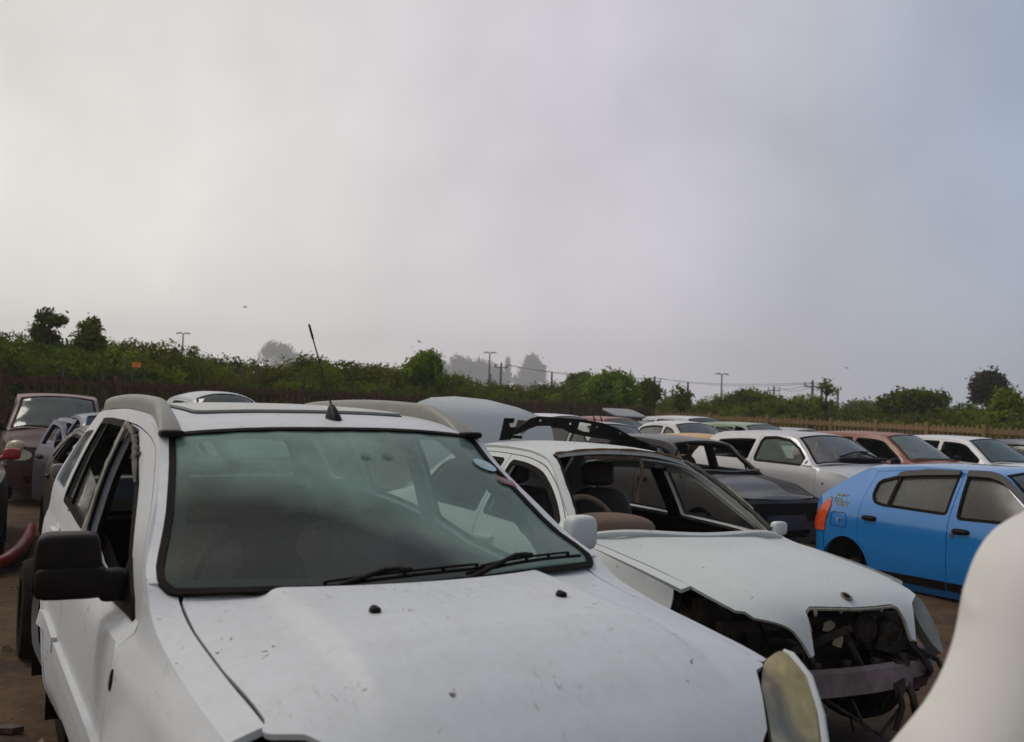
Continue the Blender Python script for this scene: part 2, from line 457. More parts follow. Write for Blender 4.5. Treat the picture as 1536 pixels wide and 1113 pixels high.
def gspec(L=3.9, W=1.68, H=1.45, zs=.23, xA=.78, xWt=.22, xRr=-1.55, zhr=.95, zhf=.80, zbr=1.02, yrf=.57, yrr=.53,
          hc=.05, rc=.045, notch=None, zdk=.98, xwf=None, xwr=None, rw=.30, bow=.012, cf=.13, square=0.):
    S = Spec(); hl = L / 2; hw = W / 2
    S.hl, S.hw, S.zs, S.xA, S.xWt, S.xRr, S.H = hl, hw, zs, xA, xWt, xRr, H
    S.cf = cf; S.cr = .07; S.pH = 2.6; S.pG = 2.4; S.notch = notch; S.zdk = zdk
    S.xn = hl - cf; S.xt = -hl + .08
    pf = Crv([(-hl, .84), (-hl + .15, .93), (-hl + .45, .98), (-hl + .9, 1), (hl - 1.0, 1), (hl - .5, .975 + .02 * square), (hl - .25, .92 + .06 * square), (hl - .1, .84 + .12 * square), (hl, .78 + .15 * square)])
    zr = H - rc
    zE = [(hl - .08, zhf - .07), (hl - .3, zhf), ((hl + xA) / 2, (zhf + zhr) / 2 + .015), (xA + .12, zhr - .01), (xA, zhr + .02)]
    for t in (.25, .5, .75): zE.append((xA + (xWt - xA) * t, zhr + .02 + (zr - .06 - zhr - .02) * t))
    zE += [(xWt, zr - .06), (xWt - .2, zr - .02), ((xWt + xRr) / 2, zr), (xRr, zr - .05)]
    yE = [(hl - .05, (hw - .05) * pf(hl - .05)), (hl - .3, (hw - .05) * pf(hl - .3)), ((hl + xA) / 2, hw - .055), (xA + .1, hw - .075), (xA, hw - .09), (xWt, yrf), ((xWt + xRr) / 2, (yrf + yrr) / 2 + .01), (xRr, yrr)]
    if notch:
        xRb = notch
        for t in (.33, .66): zE.append((xRr + (xRb - xRr) * t, zr - .05 + (zdk - zr + .05) * t))
        zE += [(xRb, zdk), (xRb - .15, zdk - .015), (-hl + .1, zdk - .05)]
        yE += [(xRb, hw - .11), (-hl + .3, hw - .12), (-hl + .08, hw - .18)]
    S.zE = Crv(zE); S.yE = Crv(yE)
    zbA = zhr + .0
    S.zb = Crv([(-hl, zbr + .02), (xRr, zbr), (xA - .1, zbA), (xA + .1, zhr - .035), ((hl + xA) / 2, (zhf + zhr) / 2 - .02), (hl - .3, zhf - .04), (hl - .05, zhf - .12)])
    secs = []
    for x in sorted({-hl, -hl + .15, -hl + .4, -hl + .8, xRr, (xRr + xWt) / 2, xWt - .2, xWt, (xA + xWt) / 2, xA - .05, xA + .1, (hl + xA) / 2, hl - .5, hl - .25, hl - .12, hl}):
        p = pf(x); b = S.zb(x); e = max(S.zE(x), b + .025); ye = S.yE(x)
        yb = (hw - .05) * p
        if x > xA: yb = max(yb, ye + .002)
        rows = [(zs, (hw - .07) * p), (zs + .12, (hw - .015) * p), (.56, hw * p), (b - .13, (hw - .012) * p), (b, yb)]
        rows += [((b + e) / 2, (yb + ye) / 2 + bow * min(1, (e - b) / .3)), (e, ye)]
        secs.append((x, rows))
    S.side = SideFn(secs)
    S.zcH = Crv([(hl, zhf - .08), (hl - .1, zhf + .0), (hl - .3, zhf + hc * .8), ((hl + xA) / 2, (zhf + zhr) / 2 + .02 + hc), (xA + .15, zhr + hc), (xA - .1, zhr + hc)])
    zg = [(xA + .20, zhr + .02)]
    for t in (.25, .5, .75): zg.append((xA + .2 + (xWt + .05 - xA - .2) * t, zhr + .02 + (H - .03 - zhr - .02) * t + .035 * math.sin(math.pi * t)))
    zg += [(xWt + .05, H - .03), (xWt - .3, H), ((xWt + xRr) / 2, H + .005), (xRr - .03, H - .04)]
    if notch: zg += [((xRr + notch) / 2 - .1, (H - .04 + zdk) / 2 + .06), (notch - .15, zdk + .03), (-hl, zdk - .02)]
    S.zcG = Crv(zg)
    S.xwf = hl - .80 if xwf is None else xwf; S.xwr = -hl + .62 if xwr is None else xwr; S.rw = rw; S.zw = rw
    S.Ra = rw + .055
    S.xB = -.12; S.xD1 = xA + .04; S.xD2 = -1.08
    S.xh_in = .085
    return S

def fn_side(S, s, dy=0.):
    return lambda V: np.stack([V[:, 0], s * (S.side(V[:, 0], V[:, 1]) + dy), V[:, 1]], 1)

def fn_top(S, zc, p, dz=0., extra=None):
    def f(V):
        x, y = V[:, 0], V[:, 1]
        e = S.zE(x); c = zc(x)
        z = c - (c - e) * np.minimum(1.15, np.abs(y) / S.yE(x)) ** p + dz
        if extra is not None: z = z + extra(x, y)
        return np.stack([x, y, z], 1)
    return f

def fn_front(S, dx=0.):
    def f(V):
        y, z = V[:, 0], V[:, 1]
        zz = np.minimum(z, S.zE(S.xn)); ye = S.side(np.full_like(y, S.xn), zz)
        lean = .06 * np.clip((z - .45) / .4, 0, 1) ** 2
        return np.stack([S.xn + (S.cf) * (1 - np.minimum(1, np.abs(y) / ye) ** 3) - lean * (1 - np.minimum(1, np.abs(y) / ye) ** 6) + dx, y, z], 1)
    return f

def xR(S, z):
    z = np.asarray(z, float)
    if S.notch: return np.full_like(z, S.xt)
    zb = S.zb(S.xRr); t = np.clip((z - zb) / (S.zE(S.xRr) - zb), 0, 1)
    return S.xt + (S.xRr - S.xt) * t ** 1.15

def fn_rear(S, dx=0.):
    def f(V):
        y, z = V[:, 0], V[:, 1]
        x0 = xR(S, z); zz = np.minimum(z, S.zE(S.xRr) if not S.notch else S.zdk); ye = S.side(x0, zz)
        return np.stack([x0 - S.cr * (1 - np.minimum(1, np.abs(y) / ye) ** 4) + dx, y, z], 1)
    return f

def wheel(parent, x, y, r, s, kind='steel', w=.19):
    mb = MB()
    t = w / 2
    mb.lathe([(r * .62, -t), (r * .80, -t * 1.05), (r * .95, -t * .95), (r, -t * .6), (r, t * .6), (r * .95, t * .95), (r * .80, t * 1.05), (r * .62, t)], (0, 0, 0), 'y', 30, closed=True)
    ty = mb.build('wheel', M_TYRE, parent); ty.location = (x, y, r)
    rb = MB(); o = s * t * .55
    rb.lathe([(r * .63, s * t * .95), (r * .56, s * t * .8), (r * .54, o * .4), (r * .30, o * .7), (r * .26, o * 1.3), (.03, o * 1.35), (0.001, o * 1.35)], (0, 0, 0), 'y', 30)
    for k in range(10):
        a = 2 * math.pi * k / 10
        rb.sq((r * .42 * math.cos(a), o * .62, r * .42 * math.sin(a)), (.05, .02, .05), .8, nu=6, nv=8, mi=1)
    rb.build('rim', [M_RIM, M_DRK], ty)
    return ty

def arch_bot(S, x, z0, R_):
    z = z0
    for xw in (S.xwf, S.xwr):
        d = abs(x - xw)
        if d < R_:
            z = max(z, S.zw + math.sqrt(R_ * R_ - d * d))
    return z

def build_car(name, label, cat, S, pm, loc, yaw, pitch=0., dz=0., group=None, glz=None, wheels='fr fl rr rl', mirrors='r l',
              doors=4, hood=True, hood_pm=None, hood_extra=None, lamp='oval', grille=True, taillamps=True, seat_m=None, dash_m=None,
              steps=.07, belt_trim=False, win_fn=None, ring=True, door_pm=None, open_boot=False, lower_trim=None, handle_m=None,
              quarter=True, fascia=True, wheel_side=True, roof_pm=None, hoodpoly=None, wsc_poly=None, nose=True, bpillar=True, hood_step=None, seal_m=None):
    glz = dict(ws=M_WSC, fr=M_GLS, rr=M_GLS, fl=M_GLS, rl=M_GLS, rw=M_GLS, qr=M_GLS, ql=M_GLS) | (glz or {})
    root = empty(name, (loc[0], loc[1], dz), (0, pitch, yaw))
    tag(root, label, cat, group)
    seat_m = seat_m or M_SEAT; dash_m = dash_m or M_DRK; hood_pm = hood_pm or pm; door_pm = door_pm or pm
    hl, xA, xWt, xRr = S.hl, S.xA, S.xWt, S.xRr
    body = MB(); inner = MB()
    Rd = S.Ra + .035
    zsd = S.zs + .075
    mA = .045
    top_d = lambda x: max(S.zb(x), S.zE(x) - mA) if x < xA else S.zb(x)
    bot_d = lambda x: arch_bot(S, x, zsd, Rd)
    xD1, xD2, xB = S.xD1, S.xD2, S.xB
    xe = xD2 if doors == 4 else xB
    union = between(bot_d, top_d, xe, xD1, 50)
    # ---- body sides
    xs = list(np.linspace(S.xt, S.xn, 90))
    sill = [(x, arch_bot(S, x, S.zs, S.Ra)) for x in xs]
    if S.notch or True:
        rear_z = np.linspace(S.zs, S.zE(S.xt if S.notch else xRr), 14)[1:]
    rear_edge = [(float(xR(S, z)), float(z)) for z in rear_z]
    if S.notch: topx = np.linspace(S.xn, S.xt, 80)[1:-1]
    else: topx = np.linspace(S.xn, xRr, 70)[1:-1]
    top_edge = [(float(x), S.zE(float(x))) for x in topx]
    front_edge = [(S.xn, z) for z in np.linspace(S.zs, S.zE(S.xn), 6)[1:]]
    outline = sill + front_edge + top_edge + list(reversed(rear_edge))
    # quarter window
    qpoly = None
    if quarter and not S.notch and xD2 - .1 > xRr + .12 and doors == 4 and (xD2 - .07) - (xRr + .1) > .16:
        qpoly = round_poly(between(lambda x: S.zb(x) + .04, lambda x: S.zE(x) - .10, xRr + .10, xD2 - .06, 8), .03)
    elif doors == 2 and quarter:
        qpoly = round_poly(between(lambda x: S.zb(x) + .035, lambda x: S.zE(x) - .09, xRr + .16, xB - .07, 14, .03), .04)
    for s in (-1, 1):
        holes = [inset(union, -.005)]
        if qpoly: holes.append(qpoly)
        tailp = None
        if S.__dict__.get('tail_side'): tailp = S.tail_side
        panel(body, outline, holes, fn_side(S, s), (0, s, 0), steps, S.__dict__.get('body_flange', .03))
    # ---- doors
    for s, sd in ((-1, 'r'), (1, 'l')):
        spans = [('f', xB + .004, xD1)] + ([('r', xD2, xB - .004)] if doors == 4 else [])
        for k, x0, x1 in spans:
            pol = between(bot_d, top_d, x0, x1, 30)
            wf = (lambda x: S.zb(x) + .025); wt = (lambda x: top_d(x) - .045)
            if win_fn and win_fn(k): wp = win_fn(k)
            else: wp = between(wf, wt, x0 + (.05 if k == 'r' else .055), x1 - (.05 if k == 'r' else .03), 26, .035)
            wp = round_poly(wp, .035)
            dm = MB(); panel(dm, pol, [wp], fn_side(S, s), (0, s, 0), steps, .035)
            d = dm.build('front_door' if k == 'f' else 'rear_door', [door_pm], root)
            rb = MB(); panel(rb, inset(wp, -.016), [inset(wp, .012)], fn_side(S, s), (0, s, 0), .08, .012, off=.003)
            rb.build('window_seal', seal_m or M_RUB, d)
            g = glz.get(k + sd)
            if g is not None:
                gp = inset(wp, -.01)
                gm = MB(); panel(gm, gp, [], fn_side(S, s), (0, s, 0), .12, 0, off=-.014)
                gm.build('window', g, d)
            hm = MB(); hx = x0 + .16; hz = S.zb(hx) - .12
            hy = s * (S.side(hx, hz) + .014)
            hm.sq((hx, hy, hz), (.19, .035, .032), .5, nu=8, nv=14)
            hm.sq((hx, hy - s * .012, hz), (.21, .012, .06), .6, nu=6, nv=14)
            hm.build('handle', handle_m or M_PLA, d)
            if bpillar and k == 'f':
                pb = MB(); z0 = S.zb(xB) + .02; z1 = S.zE(xB) - mA - .03
                panel(pb, [(xB - .06, z0), (xB + .06, z0), (xB + .06, z1), (xB - .06, z1)], [], fn_side(S, s), (0, s, 0), .1, .02, off=-.035)
                pb.build('door_pillar', M_DRK, d)
            if lower_trim:
                xa = max(x0 + .01, S.xwr + Rd + .01)
                tm = MB(); panel(tm, between(lambda x: zsd + .01, lambda x: zsd + .085, xa, x1 - .01, 14), [], fn_side(S, s), (0, s, 0), .1, .02, off=.014)
                tm.build('side_moulding', lower_trim, d)
        if qpoly and glz.get('q' + sd) is not None:
            gm = MB(); panel(gm, inset(qpoly, -.01), [], fn_side(S, s), (0, s, 0), .12, 0, off=-.012); gm.build('quarter_window', glz['q' + sd], root)
    # ---- roof ring with windscreen
    yb = S.yE(xA) - .05; xc = xA + .14
    if wsc_poly: wp = wsc_poly
    else:
        wp = [(xc - .13 * (y / yb) ** 2, y) for y in np.linspace(-yb, yb, 17)]
        wp += [(x, S.yE(x) - .05) for x in np.linspace(xA - .03, xWt + .03, 9)]
        yt = S.yE(xWt) - .055
        wp += [(xWt + .045 - .05 * (y / yt) ** 2, y) for y in np.linspace(yt, -yt, 13)]
        wp += [(x, -(S.yE(x) - .05)) for x in np.linspace(xWt + .03, xA - .03, 9)]
    wp = round_poly(wp, .02 if wsc_poly else .05)
    ft = fn_top(S, S.zcG, S.pG)
    xr1 = xRr if not S.notch else S.xt
    ring_pl = [(xA + .16 - .13 * (y / yb) ** 2, y) for y in np.linspace(-(yb + .045), yb + .045, 15)]
    ring_pl += [(float(x), S.yE(float(x))) for x in np.linspace(xA - .02, xr1, 50)]
    yr = S.yE(xr1)
    ring_pl += [(xr1 - (S.cr * (1 - (abs(y) / yr) ** 4) if not S.notch else 0), y) for y in np.linspace(yr, -yr, 13)[1:-1]]
    ring_pl += [(float(x), -S.yE(float(x))) for x in np.linspace(xr1, xA - .02, 50)]
    hs = [wp]; rwp = None
    if S.notch:
        xb = S.notch; y0 = S.yE(xRr) - .07; y1 = S.yE(xb) - .10
        rwp = round_poly([(xRr - .02 , -y0), (xb + .02, -y1), (xb + .02, y1), (xRr - .02, y0)], .07)
        hs.append(rwp)
        xk = S.xt + .03; yk = S.yE(xb) - .09
        boot = round_poly([(xb - .10, -yk), (xk, -(yk - .08)), (xk, yk - .08), (xb - .10, yk)], .07)
        hs.append(inset(boot, -.005))
        S.boot_poly = boot
    if roof_pm:
        rfm = MB(); panel(rfm, ring_pl, hs, ft, (0, 0, 1), steps, .03); rfm.build('roof', roof_pm, root)
    else: panel(body, ring_pl, hs, ft, (0, 0, 1), steps, .03)
    if glz['ws'] is not None:
        gm = MB(); panel(gm, inset(wp, -.006), [], ft, (0, 0, 1), .07, 0, off=-.006)
        gl = gm.build('windscreen', glz['ws'], root)
        sm = MB(); panel(sm, inset(wp, -.004), [inset(wp, .019 if wsc_poly else .028)], ft, (0, 0, 1), .09, .01, off=.001); sm.build('windscreen_seal', M_RUB, gl)
    if S.notch:
        if glz['rw'] is not None:
            gm = MB(); panel(gm, inset(rwp, -.006), [], ft, (0, 0, 1), .09, 0, off=-.006); gm.build('rear_window', glz['rw'], root)
        if not open_boot:
            bm_ = MB(); panel(bm_, boot, [], ft, (0, 0, 1), .09, .03); bm_.build('boot_lid', pm, root)
    # ---- hood and wing tops
    if nose:
        fh = fn_top(S, S.zcH, S.pH, 0., hood_extra)
        ybx = lambda x: S.yE(x) - S.xh_in
        hr = lambda y: xA + .17 - .14 * (y / yb) ** 2
        xf = lambda y: S.xn + S.cf * (1 - min(1, abs(y) / S.yE(S.xn)) ** 3) - .035
        xfe = S.xn - .03
        if hoodpoly: hp = hoodpoly
        else:
            ys = np.linspace(-(ybx(xA + .05)), ybx(xA + .05), 17)
            hp = [(hr(y), y) for y in ys]
            hp += [(x, ybx(x)) for x in np.linspace(xA + .10, xfe, 18)]
            yy = ybx(xfe)
            hp += [(xf(y), y) for y in np.linspace(yy, -yy, 15)[1:-1]]
            hp += [(x, -ybx(x)) for x in np.linspace(xfe, xA + .10, 18)]
            hp = round_poly(hp, .05)
        if hood:
            hm = MB(); panel(hm, hp, [], fh, (0, 0, 1), hood_step or steps * .9, .016)
            hm.build('bonnet', hood_pm, root)
        xse = S.__dict__.get('strip_end', S.xn)
        for s in (-1, 1):
            st = [(x, s * (S.yE(x) - S.xh_in + .005)) for x in np.linspace(xA - .0, xse, 30)] + [(x, s * S.yE(x)) for x in np.linspace(xse, xA - .0, 30)]
            panel(body, st, [], fh, (0, 0, 1), steps, .02)
    # ---- front and rear ends
    if fascia:
        zt = S.__dict__.get('fascia_top', S.zE(S.xn)); yn = lambda z: S.side(S.xn, z)
        zc = lambda y: zt if 'fascia_top' in S.__dict__ else float(fh(np.array([[S.xn + S.cf * (1 - min(1, abs(y) / S.yE(S.xn)) ** 3) - .03, y]]))[0, 2]) - .012
        zb0 = S.zs
        fo = [(y, zb0) for y in np.linspace(-yn(zb0), yn(zb0), 11)] + [(yn(z), z) for z in np.linspace(zb0, zt, 7)[1:]]
        fo += [(y, max(zt, zc(y))) for y in np.linspace(S.yE(S.xn) * .95, -S.yE(S.xn) * .95, 13)] + [(-yn(z), z) for z in np.linspace(zt, zb0, 7)[:-1]]
        hs = []; lamps = []
        for s in (-1, 1):
            if lamp == 'oval': lp = [(s * (.50 + .15 * math.cos(a)), zt - .10 + .075 * math.sin(a) + s * .0) for a in np.linspace(0, 2 * math.pi, 21)[:-1]]
            elif lamp == 'round': lp = [(s * .52 + .085 * math.cos(a), zt - .13 + .085 * math.sin(a)) for a in np.linspace(0, 2 * math.pi, 21)[:-1]]
            else: lp = round_poly([(s * .34, zt - .16), (s * .62, zt - .15), (s * .66, zt - .05), (s * .38, zt - .06)], .03)
            lamps.append(lp); hs.append(lp)
        gp = round_poly([(-.30, zt - .18), (.30, zt - .18), (.30, zt - .08), (-.30, zt - .08)], .03)
        if grille: hs.append(gp)
        lg = round_poly([(-.42, S.zs + .06), (.42, S.zs + .06), (.45, S.zs + .16), (-.45, S.zs + .16)], .03)
        hs.append(lg)
        bm_ = MB(); panel(bm_, fo, hs, fn_front(S), (1, 0, 0), steps, .03)
        bm_.build('front_bumper', hood_pm, root)
        for lp in lamps:
            if lamp is None: continue
            lm = MB(); panel(lm, inset(lp, -.004), [], fn_front(S, .004), (1, 0, 0), .05, .02); lm.build('headlight', M_LAMP, root)
        gm = MB()
        if grille:
            for z in np.linspace(zt - .175, zt - .085, 6): gm.tube([(float(fn_front(S, -.02)(np.array([[y, z]]))[0, 0]), y, z) for y in np.linspace(-.31, .31, 9)], .007, 6)
        for z in np.linspace(S.zs + .07, S.zs + .15, 4): gm.tube([(float(fn_front(S, -.02)(np.array([[y, z]]))[0, 0]), y, z) for y in np.linspace(-.44, .44, 9)], .006, 6)
        gm.build('grille', M_PLA, root)
    zt2 = S.zE(xRr) if not S.notch else S.zdk - .05
    ro = [(y, S.zs) for y in np.linspace(-S.side(S.xt, S.zs), S.side(S.xt, S.zs), 9)]
    ro += [(S.side(float(xR(S, z)), z), z) for z in np.linspace(S.zs, zt2, 12)[1:]]
    ro += [(y, zt2 + (S.H - .05 - zt2 if not S.notch else .02) * (1 - (y / (S.yE(xr1))) ** 2)) for y in np.linspace(S.yE(xr1), -S.yE(xr1), 9)[1:-1]]
    ro += [(-S.side(float(xR(S, z)), z), z) for z in np.linspace(zt2, S.zs, 12)[:-1]]
    hs = []
    if not S.notch:
        zw0 = S.zb(xRr) + .03; zw1 = zt2 - .08
        rwp = round_poly([(-S.side(float(xR(S, zw0)), zw0) + .11, zw0), (S.side(float(xR(S, zw0)), zw0) - .11, zw0), (S.yE(xRr) - .07, zw1), (-S.yE(xRr) + .07, zw1)], .06)
        hs.append(rwp)
    rm = MB(); panel(rm, ro, hs, fn_rear(S), (-1, 0, 0), steps * 1.2, .03); rm.build('tailgate', pm, root)
    if not S.notch and glz['rw'] is not None:
        gm = MB(); panel(gm, inset(rwp, -.01), [], fn_rear(S, .008), (-1, 0, 0), .12, 0); gm.build('rear_window', glz['rw'], root)
    if taillamps and not S.__dict__.get('tail_side'):
        for s in (-1, 1):
            z0 = S.zb(xRr) - .22
            lm = MB(); panel(lm, round_poly([(s * (S.hw - .26), z0), (s * (S.hw - .14), z0), (s * (S.hw - .14), z0 + .17), (s * (S.hw - .24), z0 + .17)], .02), [], fn_rear(S), (-1, 0, 0), .06, .02, off=.006)
            lm.build('tail_light', M_REDL, root)
    # ---- inside
    for s in (-1, 1):
        panel(inner, between(lambda x: arch_bot(S, x, S.zs + .01, S.Ra + .01), lambda x: S.zb(x) - .0, S.xt + .05, S.xn - .02, 40), [], fn_side(S, s, -.075), (0, s, 0), .12, .01)
    zf = S.zs + .02; yw = S.hw - .09
    inner.box(((S.xt + S.xn) / 2, 0, zf), (S.xn - S.xt - .04, yw * 2 - .02, .02))
    for x, z1 in ((xA + .12, S.zb(xA) + .01), (S.xwr + .12, S.zb(S.xwr) - .08)):
        inner.box((x, 0, (zf + z1) / 2), (.03, yw * 2 - .06, z1 - zf))
    if not S.notch: inner.box(((S.xwr + S.xt) / 2 + .06, 0, S.zb(xRr) - .09), (abs(S.xwr - S.xt) - .16, yw * 2 - .06, .02))
    if nose: inner.box((S.xn - .16, 0, (zf + S.zE(S.xn - .16)) / 2 - .05), (.03, yw * 1.5, S.zE(S.xn) - zf - .06))
    hp2 = [(x, y * .95) for x, y in ring_pl if x < xWt + .02] if not S.notch else [(x, y * .95) for x, y in ring_pl if xRr < x < xWt + .02]
    ob = body.build('body', pm, root)
    inner.build('cabin_lining', M_DRK, root)
    hd = MB(); panel(hd, hp2, [], fn_top(S, S.zcG, S.pG, -.032), (0, 0, -1), .12, .01); hd.build('headliner', M_HEADL, root)
    if seat_m:
        for y in (-.36, .36):
            sm = MB()
            sm.sq((-.18, y, .52), (.52, .48, .18), .45)
            sm.sq((-.44, y, .82), (.16, .47, .62), .45, rot=(0, R(-14), 0))
            st = sm.build('seat', seat_m, root)
            hb = MB(); hb.sq((-.545, y, 1.22 if S.H > 1.4 else 1.17), (.09, .26, .17), .5, rot=(0, R(-10), 0)); hb.build('headrest', seat_m, st)
        sm = MB(); sm.sq((-1.02, 0, .52), (.5, 1.16, .18), .4); sm.sq((-1.28, 0, .80), (.14, 1.16, .56), .4, rot=(0, R(-16), 0)); sm.build('rear_seat', seat_m, root)
    dm = MB(); dm.sq((xA - .16, 0, S.zb(xA) - .10), (.46, (S.hw - .12) * 2, .26), .4); dm.build('dashboard', dash_m, root)
    sw = MB(); c = Vector(S.__dict__.get('wheel_c', (xA - .50, -.36, S.zb(xA) - .07))); q = Euler((0, R(-26), 0)).to_matrix()
    sw.tube([c + q @ Vector((0, .185 * math.cos(a), .185 * math.sin(a))) for a in np.linspace(0, 2 * math.pi, 33)[:-1]], .014, 8, closed=True)
    sw.sq(c + q @ Vector((.02, 0, 0)), (.07, .15, .12), .6, rot=(0, R(-26), 0))
    for a in (0, math.pi, -math.pi / 2): sw.bar(c, c + q @ Vector((0, .18 * math.cos(a), .18 * math.sin(a))), .035, .012)
    sw.tube([c + Vector((.02, 0, 0)), c + Vector((.32, 0, -.16))], .03, 10)
    sw.build('steering_wheel', M_PLA, root)
    # ---- wheels and liners
    for xw in (S.xwf, S.xwr):
        for s in (-1, 1):
            lm = MB()
            y1 = s * (S.side(xw, S.zw + S.Ra) - .012); y0 = s * (S.hw - .42)
            vs = []; fs = []
            aa = np.linspace(-.25, math.pi + .25, 19)
            for a in aa:
                for y in (y1, y0): vs.append((xw + (S.Ra + .004) * math.cos(a), y, S.zw + (S.Ra + .004) * math.sin(a)))
            for i in range(18): fs.append((2 * i, 2 * i + 1, 2 * i + 3, 2 * i + 2))
            o = len(vs); vs.append((xw, y0, S.zw)); fs += [(2 * i + 1, o, 2 * i + 3) for i in range(18)]
            lm.add(vs, fs)
            if ((('f' if xw == S.xwf else 'r') + ('r' if s < 0 else 'l')) not in wheels.split()):
                hb_ = MB(); hb_.lathe([(.001, s * .05), (.12, s * .05), (.13, s * .02), (.13, -s * .03), (.06, -s * .05), (.04, -s * .2)], (xw, s * (S.hw - .2), S.zw), 'y', 20); hb_.build('hub', M_GREASE, root)
            lm.build('wheel_arch', M_DRK, root)
    for w in wheels.split():
        s = -1 if w[1] == 'r' else 1
        wheel(root, S.xwf if w[0] == 'f' else S.xwr, s * (S.hw - S.__dict__.get('wheel_in', .12)), S.rw, s)
    # ---- mirrors
    for w in mirrors.split():
        s = -1 if w == 'r' else 1
        mm = MB(); bx = xA - .08; bz = S.zb(bx) + .03; by = s * (S.side(bx, bz))
        mo_ = S.__dict__.get('mirror_o', {}).get(w, (0, 0, 0)); msc = S.__dict__.get('mirror_s', .85)
        mm.sq((bx + .02 + mo_[0], by + s * .10 + mo_[1], bz + .06 + mo_[2]), (.10 * msc, .20 * msc, .14 * msc), .55, rot=(0, 0, s * R(8)))
        mm.tube([(bx, by - s * .01, bz + .01), (bx + .01 + mo_[0] * .7, by + s * .05 + mo_[1] * .8, bz + .03 + mo_[2] * .5)], .025, 8)
        mm.build('wing_mirror', S.__dict__.get('mirror_m', M_PLA), root)
    S.ft = ft
    return root
# ------------------------------------------------------------------ the big white off-roader in front
WHITE = paint('white_paint', (.60, .632, .668), .40, dust=.50, dustcol=(.34, .30, .20), speck=1., coat=.10, seed=3.1)
WHITE2 = paint('sedan_white_paint', (.61, .645, .635), .42, dust=.28, dustcol=(.34, .31, .22), speck=.6, coat=.12, seed=8.4)

def open_door(o, hx, hy, ang):
    m = Matrix.Rotation(ang, 4, 'Z'); h = Vector((hx, hy, 0))
    o.location = h - m @ h; o.rotation_euler = (0, 0, ang)

class Flare:
    """body side with rounded flares swelling over the wheel arches"""
    def __init__(self, base, cs, R0, amp):
        self.b, self.cs, self.R0, self.amp = base, cs, R0, amp
    def __call__(self, x, z):
        y = self.b(x, z)
        xa, za = np.asarray(x, float), np.asarray(z, float)
        for cx, cz in self.cs:
            d = np.hypot(xa - cx, za - cz)
            t = np.clip((self.R0 + .13 - d) / .13, 0, 1)
            y = y + self.amp * (t * t * (3 - 2 * t)) * (za < .95)
        return float(y) if np.isscalar(x) else y

